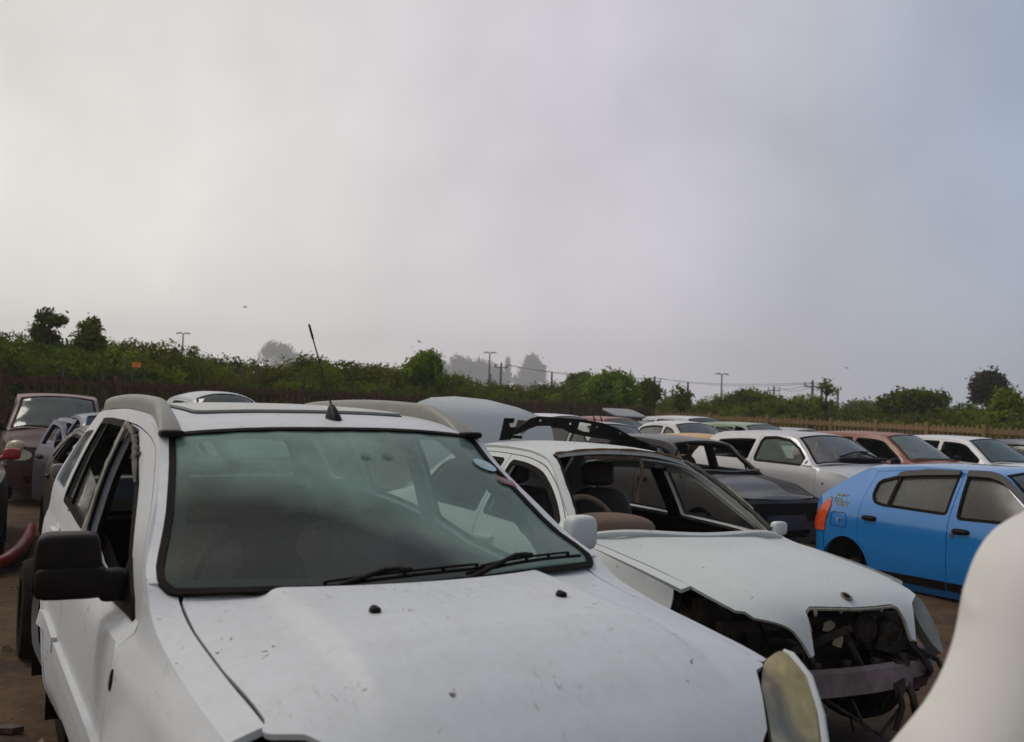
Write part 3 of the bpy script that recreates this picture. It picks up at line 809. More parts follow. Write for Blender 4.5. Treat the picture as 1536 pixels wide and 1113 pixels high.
def build_suv():
    S = Spec()
    L = 4.51; S.hl = hl = L / 2; S.zs = .27; S.xA = .98; S.xWt = .30; S.xRr = -1.95; S.H = 1.64; S.notch = None
    S.cf = .13; S.cr = .08; S.pH = 3.0; S.pG = 2.6; S.xn = 2.08; S.xt = -2.14; S.hw = .88; S.zdk = 1
    S.zE = Crv([(-2.2, 1.54), (-1.95, 1.57), (-1.5, 1.605), (-.8, 1.615), (-.2, 1.60), (.1, 1.575), (.30, 1.53), (.45, 1.43), (.65, 1.305), (.85, 1.18), (.98, 1.132), (1.1, 1.068), (1.3, 1.022), (1.6, .984), (1.9, .945), (2.08, .885), (2.2, .79)])
    S.yE = Crv([(-2.2, .55), (-1.9, .575), (-1, .605), (0, .62), (.30, .632), (.65, .69), (.98, .770), (1.3, .782), (1.6, .778), (1.9, .760), (2.08, .715), (2.2, .65)])
    S.zb = Crv([(-2.2, 1.20), (-1.52, 1.18), (-1.0, 1.155), (-.34, 1.10), (.09, 1.035), (.5, 1.005), (.9, .985), (1.3, .965), (1.9, .88), (2.2, .76)])
    st = []
    for x, w, lo in ((-2.2, .93, 1.04), (-2.0, .965, 1.03), (-1.6, .99, 1.02), (-.8, 1, 1.00), (0, 1, .975), (.5, 1, .96), (.9, 1, .95), (1.1, 1, .945), (1.3, .995, .935), (1.6, .985, .918), (1.85, .965, .893), (2.0, .935, .868), (2.1, .90, .835), (2.2, .86, .75)):
        e = S.zE(x); ye = S.yE(x); b = S.zb(x)
        f = max(0., min(1., (x - .2) / .8))          # wing shelf is strongest on the front wing
        lu = lo + .018; b = max(b, lu + .022); e = max(e, b + .02)
        yl = (.838 - .0 * f) * w; yu = (.806 + .018 * (1 - f)) * w
        yb = (.792 if x < .9 else max(.765, ye + .014)) * (1 if x < 1.4 else 1)
        if x >= 1.3: yb = ye + .016; yu = max(yu * .985, yb + .012); yl = max(yl, yu + .025)
        if x < -1.8: yb *= w / .99
        rows = [(.27, .80 * w), (.44, .862 * w), (.62, .872 * w), (.80, .862 * w), (lo, yl), (lu, yu), (b, yb), ((b + e) / 2, (yb + ye) / 2 + .014 * min(1, (e - b) / .3)), (e, ye)]
        st.append((x, rows))
    S.xwf, S.xwr, S.zw, S.rw = 1.37, -1.25, .36, .36; S.Ra = .415
    S.side = Flare(SideFn(st), ((S.xwf, S.zw), (S.xwr, S.zw)), .40, .022)
    S.zcH = Crv([(2.30, .70), (2.25, .78), (2.18, .885), (2.08, .965), (1.98, 1.015), (1.8, 1.06), (1.5, 1.084), (1.22, 1.096), (.9, 1.10)])
    S.zcG = Crv([(1.22, 1.075), (1.06, 1.155), (.85, 1.26), (.65, 1.392), (.45, 1.512), (.33, 1.568), (.15, 1.60), (-.3, 1.63), (-1, 1.645), (-1.9, 1.62), (-2.2, 1.59)])
    S.xB, S.xD1, S.xD2 = -.40, .93, -1.30
    S.wheel_in = .20; S.xh_in = .085; S.strip_end = 1.915; S.fascia_top = .66
    S.mirror_m = M_PLA; S.wheel_c = (.62, -.37, 1.035)
    hex_ = lambda x, y: .027 / (1 + np.exp((np.abs(y) - .455) / .009)) * np.clip((2.08 - x) / .35, 0, 1)
    def win(k):
        if k == 'f': return [(-.36, 1.128), (.0, 1.06), (.45, 1.022), (.66, 1.02), (.70, 1.045), (.60, 1.135), (.30, 1.345), (.02, 1.488), (-.10, 1.525), (-.37, 1.548)]
        return [(-.46, 1.135), (-.47, 1.555), (-.9, 1.56), (-1.22, 1.555), (-1.22, 1.19), (-.9, 1.172)]
    xr = lambda y: 1.245 - .27 * (abs(y) / .66) ** 2.2
    hp = [(xr(y), y) for y in np.linspace(-.655, .655, 25)]
    side = [(1.08, .687), (1.3, .6955), (1.6, .692), (1.8, .679), (1.90, .673)]
    hp += side + [(1.925, .690), (1.945, .678), (1.985, .615), (2.07, .555), (2.16, .49), (2.22, .40), (2.25, .25), (2.262, .12), (2.265, 0)]
    hp += [(x, -y) for x, y in reversed(side + [(1.925, .690), (1.945, .678), (1.985, .615), (2.07, .555), (2.16, .49), (2.22, .40), (2.25, .25), (2.262, .12)])]
    hp = round_poly(hp, .04)
    wsc = [(1.175 - .125 * (abs(y) / .72) ** 2.0, y) for y in np.linspace(-.715, .715, 21)]
    wsc += [(x, S.yE(x) - .035 + (x - .3) * .005) for x in np.linspace(1.0, .36, 9)]
    wsc += [(.345 - .045 * (y / .59) ** 2, y) for y in np.linspace(.592, -.592, 15)]
    wsc += [(x, -(S.yE(x) - .035 + (x - .3) * .005)) for x in np.linspace(.36, 1.0, 9)]
    def reflection_mask(nt, v, f):
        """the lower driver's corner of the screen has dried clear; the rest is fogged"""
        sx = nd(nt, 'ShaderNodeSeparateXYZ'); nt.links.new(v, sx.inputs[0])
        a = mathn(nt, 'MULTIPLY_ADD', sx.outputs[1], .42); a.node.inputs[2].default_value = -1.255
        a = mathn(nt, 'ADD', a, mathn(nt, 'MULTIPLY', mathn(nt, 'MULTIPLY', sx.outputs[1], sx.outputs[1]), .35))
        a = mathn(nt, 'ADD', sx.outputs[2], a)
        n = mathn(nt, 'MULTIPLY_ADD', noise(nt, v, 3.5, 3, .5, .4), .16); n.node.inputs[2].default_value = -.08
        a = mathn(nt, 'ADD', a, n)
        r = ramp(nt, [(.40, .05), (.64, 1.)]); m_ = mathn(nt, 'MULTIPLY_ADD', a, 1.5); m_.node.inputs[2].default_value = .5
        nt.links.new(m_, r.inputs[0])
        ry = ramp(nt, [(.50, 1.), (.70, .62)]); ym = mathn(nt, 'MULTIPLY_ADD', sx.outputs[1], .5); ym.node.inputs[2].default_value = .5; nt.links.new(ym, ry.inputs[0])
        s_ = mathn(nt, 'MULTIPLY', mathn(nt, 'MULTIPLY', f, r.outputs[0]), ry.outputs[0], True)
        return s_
    wg = glass('fog_and_painted_reflection', (.50, .63, .575), .66, (.255, .40, .335), boost=.8, rough=.03, mask=reflection_mask)  # film colour and mask also stand in for reflections on the screen
    torn = glass('half_lowered_glass', (.45, .50, .45), .35, (.30, .30, .24))
    root = build_car('white_offroader', 'big dusty white off-roader nearest the camera with fogged, reflection-painted windscreen and thin roof aerial', 'car', S, WHITE,
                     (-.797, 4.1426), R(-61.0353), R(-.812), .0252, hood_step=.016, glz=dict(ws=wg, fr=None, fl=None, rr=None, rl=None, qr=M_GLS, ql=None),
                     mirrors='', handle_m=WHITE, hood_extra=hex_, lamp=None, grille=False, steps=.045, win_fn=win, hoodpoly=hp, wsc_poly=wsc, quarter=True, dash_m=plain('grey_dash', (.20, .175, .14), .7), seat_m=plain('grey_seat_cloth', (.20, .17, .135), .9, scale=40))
    root.rotation_euler = (R(1.05), R(-.812), R(-61.0353))
    ft = S.ft; fh = fn_top(S, S.zcH, S.pH, 0, hex_)
    tp = lambda f, x, y, dz=0.: Vector(f(np.array([[x, y]]))[0]) + Vector((0, 0, dz))
    # half-lowered rear door glass and window rubbers torn loose
    for o in list(children(root)):
        if o.name.startswith('rear_door') and o.matrix_local is not None:
            ys = [v.co.y for v in o.data.vertices]
            if sum(ys) < 0:
                gm = MB(); panel(gm, [(-.48, 1.14), (-.48, 1.29), (-.95, 1.36), (-.95, 1.18)], [], fn_side(S, -1), (0, -1, 0), .1, 0, off=-.012); gm.build('window', torn, o)
                g2 = MB(); panel(g2, [(-.97, 1.17), (-.97, 1.555), (-1.215, 1.555), (-1.215, 1.19)], [], fn_side(S, -1), (0, -1, 0), .1, 0, off=-.012); g2.build('window', M_GLS, o)
                b2 = MB(); panel(b2, [(-.945, 1.15), (-.975, 1.15), (-.975, 1.56), (-.945, 1.56)], [], fn_side(S, -1), (0, -1, 0), .1, .015, off=.002); b2.build('window_bar', M_RUB, o)
                b3 = MB(); panel(b3, [(-.405, 1.10), (-.465, 1.12), (-.475, 1.57), (-.40, 1.565)], [], fn_side(S, -1), (0, -1, 0), .1, .015, off=.003); b3.build('door_trim', plain('pale_trim', (.22, .22, .18), .6), o)
        if o.name.startswith('front_door') and sum(v.co.y for v in o.data.vertices) < 0:
            rng = random.Random(4); tm = MB()
            f = fn_side(S, -1)
            for i in range(9):
                x = -.30 + i * .055; z = 1.548 - max(0, (x + .1)) * .36
                p = [Vector(f(np.array([[x + rng.uniform(-.01, .01), z - k * rng.uniform(.008, .02)]]))[0]) + Vector((0, -.006 - .004 * k, 0)) for k in range(4)]
                tm.tube(p, [.009, .008, .006, .002], 5)
            q = [Vector(f(np.array([[x, z]]))[0]) + Vector((0, -.008, rng.uniform(-.006, .006))) for x, z in [(-.37, 1.552), (-.25, 1.545), (-.12, 1.53), (0, 1.495), (.1, 1.45), (.2, 1.40), (.28, 1.36)]]
            tm.tube(q, [.012, .011, .013, .010, .012, .010, .005], 6)
            tm.build('torn_rubber', plain('grey_rubber', (.12, .11, .09), .8, var=.5), o)
    # side mouldings along the right flank
    for pts, on in (([(-.95, .685), (-.45, .665)], 'rear'), ([(-.37, .66), (.89, .635)], 'front')):
        for s in (-1, 1):
            tm = MB(); (x0, z0), (x1, z1) = pts
            panel(tm, [(x0, z0 - .03), (x1, z1 - .03), (x1 + .01, z1 + .03), (x0 - .0, z0 + .03)], [], fn_side(S, s), (0, s, 0), .08, .03, off=.02)
            tm.build('side_moulding', WHITE, root)
    # hole in the wing where the repeater lamp was
    hm = MB(); panel(hm, [(.985 + .022 * math.cos(a), .862 + .030 * math.sin(a)) for a in np.linspace(0, 2 * math.pi, 17)[:-1]], [], fn_side(S, -1), (0, -1, 0), .03, .004, off=.003); hm.build('lamp_hole', M_DRK, root)
    # roof rails
    for s in (-1, 1):
        rm = MB(); N = 44; n = 10
        xs = np.linspace(.305, -1.80, N); vs = []; fs = []
        for i, x in enumerate(xs):
            t = i / (N - 1)
            h = .060 * min(1, (t / .16)) ** .8 * min(1, ((1 - t) / .05) + .15) ** .8 + .004
            w = .027 + .014 * max(0, 1 - t / .22) ** 1.3
            yc = .590 - .022 * min(1, t / .2) - .03 * t
            zb_ = ft(np.array([[x, yc]]))[0, 2] - .012
            for k in range(n):
                a = math.pi * 1.0 * k / (n - 1)
                cx = math.cos(a); cz = math.sin(a)
                vs.append((x, s * (yc + math.copysign(abs(cx) ** .6, cx) * w), zb_ + .012 + abs(cz) ** .6 * h))
        for i in range(N - 1):
            for k in range(n - 1): fs.append((i * n + k, i * n + k + 1, (i + 1) * n + k + 1, (i + 1) * n + k))
        fs.append(tuple(range(n))); fs.append(tuple((N - 1) * n + k for k in range(n)))
        rm.add(vs, fs); ra = rm.build('roof_rail', M_SIL, root, recalc=True, angle=45)
        fm = MB(); p = tp(ft, .320, s * .592, .008); fm.sq(p, (.08, .085, .028), .5, nu=8, nv=12); fm.build('rail_foot', M_PLA, ra)
        # dark joint near the rear end
        jm = MB(); x = -1.70; zb_ = ft(np.array([[x, .53]]))[0, 2]; yc = .568 - .03 * .95
        jm.sq((x, s * yc, zb_ + .03), (.014, .062, .070), .5, nu=8, nv=12); jm.build('rail_joint', M_PLA, ra)
    # sunroof
    sp = round_poly([(-.02, -.44), (-.02, .44), (-.80, .43), (-.80, -.43)], .06)
    sm = MB(); panel(sm, sp, [], fn_top(S, S.zcG, S.pG, .014), (0, 0, 1), .08, .014)
    sr = sm.build('sunroof', plain('smoked_sunroof', (.30, .32, .29), .25, var=.08, bump=0, dust=.25, dustcol=(.30, .29, .24)), root)
    rm = MB(); panel(rm, inset(sp, -.008), [inset(sp, .001)], fn_top(S, S.zcG, S.pG, .003), (0, 0, 1), .08, .004); rm.build('sunroof_seal', M_RUB, sr)
    # aerial
    am = MB(); b = tp(ft, .186, .05)
    vs = []; fs = []; n = 12
    for (h, lx, wx, wy) in ((-.004, 0, .060, .030), (.012, -.004, .052, .026), (.034, -.012, .034, .019), (.052, -.022, .016, .012), (.058, -.026, .004, .004)):
        for k in range(n):
            a = 2 * math.pi * k / n; vs.append((b.x + lx + wx * math.cos(a), b.y + wy * math.sin(a), b.z + h))
    for i in range(4):
        for k in range(n): fs.append((i * n + k, i * n + (k + 1) % n, (i + 1) * n + (k + 1) % n, (i + 1) * n + k))
    fs.append(tuple(4 * n + k for k in range(n))); am.add(vs, fs)
    ao = am.build('aerial', M_PLA, root)
    mm = MB(); p0 = b + Vector((-.02, 0, .045)); p1 = Vector((-.159, .05, 1.995))
    mm.tube([p0.lerp(p1, t) for t in (0, .25, .5, .8)], [.0042, .0036, .0032, .003], 8)
    mm.tube([p0.lerp(p1, t) for t in (.8, .83, .98, 1.)], [.003, .0052, .0052, .003], 8)
    mm.build('aerial_mast', M_PLA, ao)
    # wipers
    for (ax, ay), (ex, ey), pv in (((1.165, -.38), (1.122, .30), (1.185, -.43)), ((1.15, .17), (1.03, .675), (1.20, .05))):
        wm = MB()
        A = lambda t: tp(ft, ax + (ex - ax) * t, ay + (ey - ay) * t, .012)
        wm.tube([A(t) for t in np.linspace(0, 1, 9)], .006, 6)
        wm.tube([A(t) + Vector((0, 0, .014)) for t in np.linspace(.12, .88, 9)], .0045, 6)
        for t in (.12, .3, .5, .7, .88): wm.tube([A(t), A(t) + Vector((0, 0, .016))], .007, 6)
        mid = A(.5) + Vector((0, 0, .026)); pb = tp(ft, pv[0], pv[1], -.012)
        pm = pb.lerp(mid, .5) + Vector((.015, 0, .012))
        wm.tube([pb, pm, A(.40) + Vector((0, 0, .026)), mid], [.011, .009, .008, .006], 8)
        wm.sq(mid + Vector((0, 0, -.006)), (.03, .05, .02), .6, nu=6, nv=10)
        wm.sq(pb, (.036, .036, .026), .6, nu=6, nv=10)
        wm.build('wiper', M_PLA, root)
    # cowl panel under the screen
    cm = MB(); cp = [(1.30 - .27 * (abs(y) / .70) ** 2.2, y) for y in np.linspace(-.69, .69, 17)] + [(1.12 - .12 * (abs(y) / .72) ** 2.0, y) for y in np.linspace(.69, -.69, 17)]
    panel(cm, cp, [], fn_top(S, Crv([(.9, 1.06), (1.12, 1.058), (1.3, 1.05)]), 3.0, 0), (0, 0, 1), .07, .01); cm.build('cowl', M_PLA, root)
    # frit band round the screen
    fm = MB(); w2 = round_poly(wsc, .02); panel(fm, inset(w2, .022), [inset(w2, .062)], ft, (0, 0, 1), .07, 0, off=-.009)
    fm.build('screen_border', plain('ceramic_band', (.05, .055, .05), .5, var=.1, bump=0), root)
    # washer jets
    for s in (-1, 1):
        jm = MB(); p = tp(fh, 1.53, s * .287, .004); jm.sq(p, (.034, .030, .022), .7, nu=8, nv=12); jm.sq(p + Vector((-.008, 0, .008)), (.014, .018, .010), .7, nu=6, nv=10, mi=1); jm.build('washer_jet', [M_PLA, M_DRK], root)
    # disc and licence stickers, sensor rings on the glass
    def sticker(name, y0, z0, ru, rv, mat, ring=False, sqr=False):
        x0 = next(x for x in np.linspace(1.1, .3, 400) if ft(np.array([[x, y0]]))[0, 2] >= z0)
        pol = [(x0 + rv * math.sin(a), y0 + ru * math.cos(a)) for a in np.linspace(0, 2 * math.pi, 25)[:-1]] if not sqr else [(x0 - rv, y0 - ru), (x0 + rv, y0 - ru), (x0 + rv, y0 + ru), (x0 - rv, y0 + ru)]
        m = MB(); panel(m, pol, [inset(pol, .008)] if ring else [], ft, (0, 0, 1), .02, 0, off=.0015); m.build(name, mat, root)
        return x0
    x0 = sticker('licence_disc', .566, 1.425, .048, .034, plain('pale_blue_paper', (.34, .50, .56), .6, var=.08, bump=0))
    m = MB(); panel(m, [(x0 - .006, .538), (x0 + .004, .538), (x0 + .004, .593), (x0 - .006, .593)], [], ft, (0, 0, 1), .03, 0, off=.003); m.build('disc_print', plain('white_print', (.55, .62, .62), .6, bump=0), root)
    x1 = sticker('red_sticker', .622, 1.365, .036, .020, plain('faded_red_print', (.30, .10, .12), .6, var=.2, bump=0), sqr=True)
    m = MB(); panel(m, [(x1 - .008, .60), (x1 + .006, .60), (x1 + .006, .645), (x1 - .008, .645)], [], ft, (0, 0, 1), .03, 0, off=.003); m.build('sticker_print', plain('greenish_print', (.20, .25, .23), .6, bump=0), root)
    M_RING = plain('grey_ring', (.10, .13, .115), .5, bump=0)
    for y in (.057, .143): sticker('sensor_ring', y, 1.466, .018, .013, M_RING, ring=True)
    # door mirror: angular black housing on a triangular foot
    def tp_(p): return Vector((p.x, p.y * (1 - .16 * (p.z + .09) / .18), p.z))
    for s in (-1, 1):
        mm = MB()
        if s < 0:
            mm.sq((.60, s * .940, 1.140), (.135, .215, .19), .30, rot=(0, 0, s * R(6)), nu=16, nv=28, taper=tp_)
            mm.sq((.640, s * .935, 1.088), (.10, .206, .10), .35, rot=(0, 0, s * R(6)), nu=12, nv=20)
            mm.sq((.655, s * .815, 1.075), (.09, .09, .10), .45, nu=10, nv=16)
        else:
            mm.sq((.69, s * .895, 1.170), (.09, .125, .135), .5, nu=14, nv=24)
            mm.sq((.70, s * .82, 1.09), (.06, .12, .06), .5)
        mo = mm.build('wing_mirror', M_PLA if s < 0 else WHITE2, root)
        gm = MB(); gm.sq((.535, s * .94, 1.12) if s < 0 else (.642, .895, 1.17), (.02, .18, .14) if s < 0 else (.02, .08, .10), .4, rot=(0, 0, s * R(6))); gm.build('mirror_glass', M_CHR, mo)
        bm_ = MB(); f = fn_side(S, s)
        panel(bm_, [(.50, 1.005), (.845, .985), (.80, 1.05), (.62, 1.15), (.60, 1.10), (.55, 1.03)], [], f, (0, s, 0), .05, .02, off=.012)
        bm_.build('mirror_foot', M_PLA, mo)
    # wrap-round headlights
    q_ = np.array([(1.945, .752, 1.0), (1.935, .68, .955), (1.99, .62, .91), (2.17, .50, .85), (2.25, .50, .75), (2.22, .66, .74), (2.15, .73, .815), (2.04, .755, .945), (2.08, .65, .90)])
    bs = lambda x, y: np.stack([np.ones_like(x), x - 2.08, y - .65, (x - 2.08) ** 2, (x - 2.08) * (y - .65), (y - .65) ** 2], -1)
    A_ = bs(q_[:, 0], q_[:, 1]); cf_ = np.linalg.solve(A_.T @ A_ + 1e-4 * np.eye(6), A_.T @ q_[:, 2])
    zl = lambda x, y: bs(np.asarray(x, float), np.abs(np.asarray(y, float))) @ cf_
    def fl(dz): return lambda V: np.stack([V[:, 0], V[:, 1], zl(V[:, 0], V[:, 1]) + dz], 1)
    def lens_mat():
        m, nt, out = new_mat('yellowed_lens')
        tc = nd(nt, 'ShaderNodeTexCoord'); v = tc.outputs['Object']
        wv = nd(nt, 'ShaderNodeTexWave', bands_direction='Y', i_Scale=32., i_Distortion=.4); nt.links.new(v, wv.inputs['Vector'])
        r = ramp(nt, [(.36, (.05, .036, .008, 1)), (.48, (.17, .135, .035, 1)), (.60, (.30, .25, .085, 1)), (.72, (.48, .43, .23, 1))]); nt.links.new(noise(nt, v, 5.5, 4, .55, .8), r.inputs[0])
        c = mixc(nt, mathn(nt, 'MULTIPLY', wv.outputs['Fac'], .12), r.outputs[0], (.50, .47, .34))
        p = nd(nt, 'ShaderNodeBsdfPrincipled', i_Roughness=.3); p.inputs['Coat Weight'].default_value = 1.; p.inputs['Coat Roughness'].default_value = .06
        nt.links.new(c, p.inputs['Base Color'])
        b = nd(nt, 'ShaderNodeBump', i_Strength=.12, i_Distance=.004); nt.links.new(wv.outputs['Fac'], b.inputs['Height']); nt.links.new(b.outputs[0], p.inputs['Normal'])
        nt.links.new(p.outputs[0], out.inputs[0]); return m
    lmat = lens_mat()
    for s in (-1, 1):
        lp = [(1.935, .752), (1.928, .70), (1.948, .672), (2.0, .620), (2.08, .565), (2.17, .50), (2.25, .46), (2.30, .50), (2.25, .575), (2.155, .672), (2.10, .715), (2.03, .748)]
        lp = round_poly([(x, s * y) for x, y in lp], .02)
        fl0 = fl(0 if s > 0 else -.075)
        lm = MB(); panel(lm, lp, [], fl0, (0, 0, 1), .03, .05); lo = lm.build('headlight', lmat, root)
        km = MB(); panel(km, inset(lp, -.014), [inset(lp, .0)], fl(-.012 if s > 0 else -.09), (0, 0, 1), .04, .05); km.build('lamp_gap', M_DRK, lo)
        if s < 0: continue
        wmb = MB(); edge = [(1.935, .762), (1.96, .766), (2.03, .760), (2.105, .727), (2.165, .682), (2.265, .585), (2.31, .51)]
        wmb.tube([Vector((x, s * y, float(zl(np.array(x), np.array(y))) - .012)) for x, y in edge], [.005, .010, .012, .012, .013, .013, .012], 8)
        wmb.build('wing_edge', WHITE, root)
    return root, S

SUV, SUVS = build_suv()

# ------------------------------------------------------------------ white saloon with its front torn off
def build_sedan():
    S = gspec(4.526, 1.728, 1.435, zs=.22, xA=.86, xWt=.20, xRr=-.98, notch=-1.55, zdk=.98, zhr=.905, zhf=.73, zbr=.985, yrf=.57, yrr=.54, rw=.31, hc=.04)
    S.zE = Crv([(2.2, .46), (2.13, .55), (2.06, .63), (1.98, .70), (1.85, .75), (1.5, .825), (1.1, .885), (.95, .905), (.86, .93), (.70, 1.045), (.53, 1.165), (.36, 1.27), (.22, 1.335), (.0, 1.375), (-.4, 1.39), (-.98, 1.345), (-1.17, 1.24), (-1.36, 1.11), (-1.55, .995), (-1.7, .97), (-2.16, .94)])
    S.zcH = Crv([(.5, .955), (.85, .945), (1.3, .912), (1.7, .865), (1.95, .81), (2.05, .765), (2.1, .71), (2.14, .62), (2.18, .52), (2.2, .46)])
    S.yE = Crv([(2.2, .62), (2.0, .70), (1.8, .745), (1.4, .775), (1.0, .78), (.86, .765), (.53, .67), (.2, .575), (-.4, .58), (-.98, .54), (-1.55, .74), (-1.9, .74), (-2.2, .66)])
    S.body_flange = .004; S.xn = 1.72; S.xB = -.16; S.xD1 = .93; S.xD2 = -1.12; S.xh_in = .06; S.pH = 2.8
    S.mirror_m = WHITE2; S.mirror_s = .62; S.mirror_o = dict(r=(-.06, -.10, -.02), l=(.0, -.09, -.02))
    near = [(1.0, -.715), (1.3, -.712), (1.6, -.705), (1.78, -.695), (1.83, -.69), (1.915, -.672), (1.972, -.648), (1.995, -.612), (2.032, -.588), (2.064, -.528), (2.092, -.468), (2.116, -.422), (2.14, -.39), (2.168, -.365), (2.165, -.345)]
    gr = [(2.12, -.325), (2.075, -.315), (2.062, -.28), (2.075, -.15), (2.082, 0), (2.08, .15), (2.07, .28), (2.08, .315), (2.11, .325), (2.15, .33)]
    far = [(2.155, .36), (2.10, .41), (2.04, .47), (1.99, .55), (1.94, .63), (1.86, .675), (1.6, .71), (1.3, .715), (1.0, .715)]
    hr = [(.86 + .10 - .06 * (y / .7) ** 2 - .02, y) for y in np.linspace(.70, -.70, 15)]
    hp = near + gr + far + hr
    hx = lambda x, y: .010 / (1 + np.exp((np.abs(y) - .47) / .02)) * np.clip((2.0 - x) / .4, 0, 1)
    root = build_car('white_saloon', 'white saloon with missing windscreen and torn off nose parked beside the off-roader', 'car', S, WHITE2, (.596, 6.588), R(-59.5), R(-.97), .054,
                     glz=dict(ws=None, fr=None, fl=None, rr=None, rl=None, rw=M_GLD), steps=.05, hoodpoly=hp, hood_extra=hx, fascia=False, open_boot=True, taillamps=False,
                     handle_m=WHITE2, dash_m=M_TAN, seat_m=plain('brown_leather', (.035, .016, .009), .6, var=.3), wheels='rr rl fl')
    root.rotation_euler = (R(-1.5), R(-.97), R(-59.5))
    tp = lambda f, x, y, dz=0.: Vector(f(np.array([[x, y]]))[0]) + Vector((0, 0, dz))
    fh = fn_top(S, S.zcH, S.pH, 0, hx); ft = S.ft
    # white instrument hood and pale wheel
    im = MB(); im.sq((.60, -.36, .94), (.30, .62, .20), .8); im.build('instrument_hood', M_TAN, root)
    wb = MB(); c = Vector((.40, -.36, .94)); q = Euler((0, R(-28), 0)).to_matrix()
    wb.tube([c + q @ Vector((0, .19 * math.cos(a), .19 * math.sin(a))) for a in np.linspace(0, 2 * math.pi, 33)[:-1]], .019, 8, closed=True)
    wb.build('wheel_rim', M_TAN, root)
    # rust and sealant along the bare screen frame
    rm = MB(); rng = random.Random(2)
    rm.tube([tp(ft, .215 + .045 - .05 * (y / .52) ** 2 - .012, y, .002) for y in np.linspace(-.50, .50, 30)], [.004 + rng.uniform(0, .006) for _ in range(30)], 6)
    rm.build('rusty_edge', M_RUST, root)
    sm = MB(); sm.tube([tp(ft, x, S.yE(x) - .062, -.002) for x in np.linspace(.22, .83, 20)], [.010 + rng.uniform(0, .008) for _ in range(20)], 6)
    sm.build('screen_sealant', plain('old_sealant', (.06, .055, .05), .7, var=.5, scale=30), root); sm = MB()
    sm.tube([tp(ft, x, -(S.yE(x) - .055), -.004) for x in np.linspace(.22, .83, 20)], [.008 + rng.uniform(0, .004) for _ in range(20)], 6)
    sm.build('screen_sealant', M_RUB, root)
    ym = MB(); ym.tube([tp(ft, x, S.yE(x) - .035, .006) for x in np.linspace(.50, .68, 8)], .018, 6, flat=.5); ym.build('yellow_tape', plain('yellow_sealer', (.42, .40, .14), .7), root)
    dm = MB()
    for x in np.linspace(.25, .80, 12):
        dm.sq(tp(ft, x, S.yE(x) - .02, .003), (.022, .016, .008), .8, nu=5, nv=8)
    dm.build('trim_clip', M_PLA, root)
    # lining trim hanging from the roof edge
    tm = MB(); tm.tube([tp(ft, .22, -.30, -.05), tp(ft, .22, .10, -.05), tp(ft, .23, .135, -.06), tp(ft, .25, .14, -.14), tp(ft, .27, .09, -.26), tp(ft, .28, .08, -.32)], .012, 6); tm.build('hanging_trim', plain('brown_trim', (.13, .085, .06), .8), root)
    # star badge hole on the bonnet, recessed line of the cowl slot
    bm_ = MB(); p = tp(fh, 2.035, .0, .004); n = Euler((0, R(28), 0)).to_matrix()
    bm_.tube([p + n @ Vector((.026 * math.cos(a), .026 * math.sin(a), 0)) for a in np.linspace(0, 2 * math.pi, 25)[:-1]], .005, 6, closed=True)
    bo = bm_.build('badge_ring', M_STEEL, root)
    b2 = MB(); b2.sq(p, (.034, .034, .008), .9, nu=6, nv=14, rot=(0, R(28), 0)); b2.build('badge_hole', M_DRK, bo)
    # grille surround's inner flange with screw tabs
    gm = MB(); gl = [Vector(fh(np.array([[x, y]]))[0]) + Vector((.0, 0, -.012)) for x, y in gr]
    gm.tube(gl, .008, 6)
    for y in (-.25, -.08, .05, .2): gm.sq(tp(fh, 2.075, y, -.02), (.012, .02, .03), .6, nu=6, nv=8)
    gm.build('grille_flange', plain('dirty_flange', (.30, .28, .22), .6, dust=.5), root)
    # what is left of the nose: beam, radiator frame, struts, fans
    bm2 = MB(); vs = []
    pts = [(2.0 - .10 * (abs(y) / .7) ** 2 + .06, y) for y in np.linspace(-.66, .72, 17)]
    for (x, y) in pts: vs += [(x, y, .315), (x + .03, y, .325), (x + .03, y, .435), (x, y, .45)]
    fs = []
    for i in range(16):
        for k in range(4): fs.append((i * 4 + k, i * 4 + (k + 1) % 4, (i + 1) * 4 + (k + 1) % 4, (i + 1) * 4 + k))
    bm2.add(vs, fs); bm2.build('bumper_beam', plain('mauve_primer', (.27, .21, .215), .55, var=.3, scale=9, dust=.5, dustcol=(.07, .05, .04)), root, recalc=True)
    fm = MB()
    fm.box((1.70, 0, .50), (.04, 1.30, .46))
    fm.bar((1.82, -.60, .62), (1.82, .62, .62), .05, .05); fm.bar((1.80, -.60, .30), (1.80, .62, .30), .06, .06)
    for y in (-.58, -.05, .60): fm.bar((1.82, y, .28), (1.82, y, .62), .04, .05)
    fm.bar((1.30, -.52, .48), (2.02, -.42, .40), .09, .11); fm.bar((1.30, .52, .48), (2.02, .50, .40), .09, .11)
    fm.build('radiator_frame', M_GREASE, root)
    rg = random.Random(17)
    for i in range(9):                               # hoses and loose wiring left in the bay
        y0 = rg.uniform(-.55, .6); y1 = y0 + rg.uniform(-.3, .3); z0 = rg.uniform(.36, .60)
        hm_ = MB(); r_ = rg.choice((.006, .008, .014, .020))
        a_ = Vector((1.78, y0, z0)); b_ = Vector((rg.uniform(1.92, 2.02), y1, z0 + rg.uniform(-.2, .05)))
        hm_.tube([a_, a_.lerp(b_, .3) + Vector((.03, rg.uniform(-.06, .06), rg.uniform(0, .07))), a_.lerp(b_, .7) + Vector((.03, rg.uniform(-.06, .06), rg.uniform(-.08, .02))), b_, b_ + Vector((.01, rg.uniform(-.05, .05), -rg.uniform(.03, .12)))], r_, 7)
        hm_.build('hose' if r_ > .01 else 'loose_wire', M_PLA if i % 3 else M_GREASE, root)
    cm_ = MB(); cm_.box((1.735, .05, .47), (.025, .80, .34))
    for z in np.linspace(.31, .63, 22): cm_.box((1.752, .05, z), (.008, .78, .005))
    cm_.build('radiator', M_GREASE, root)
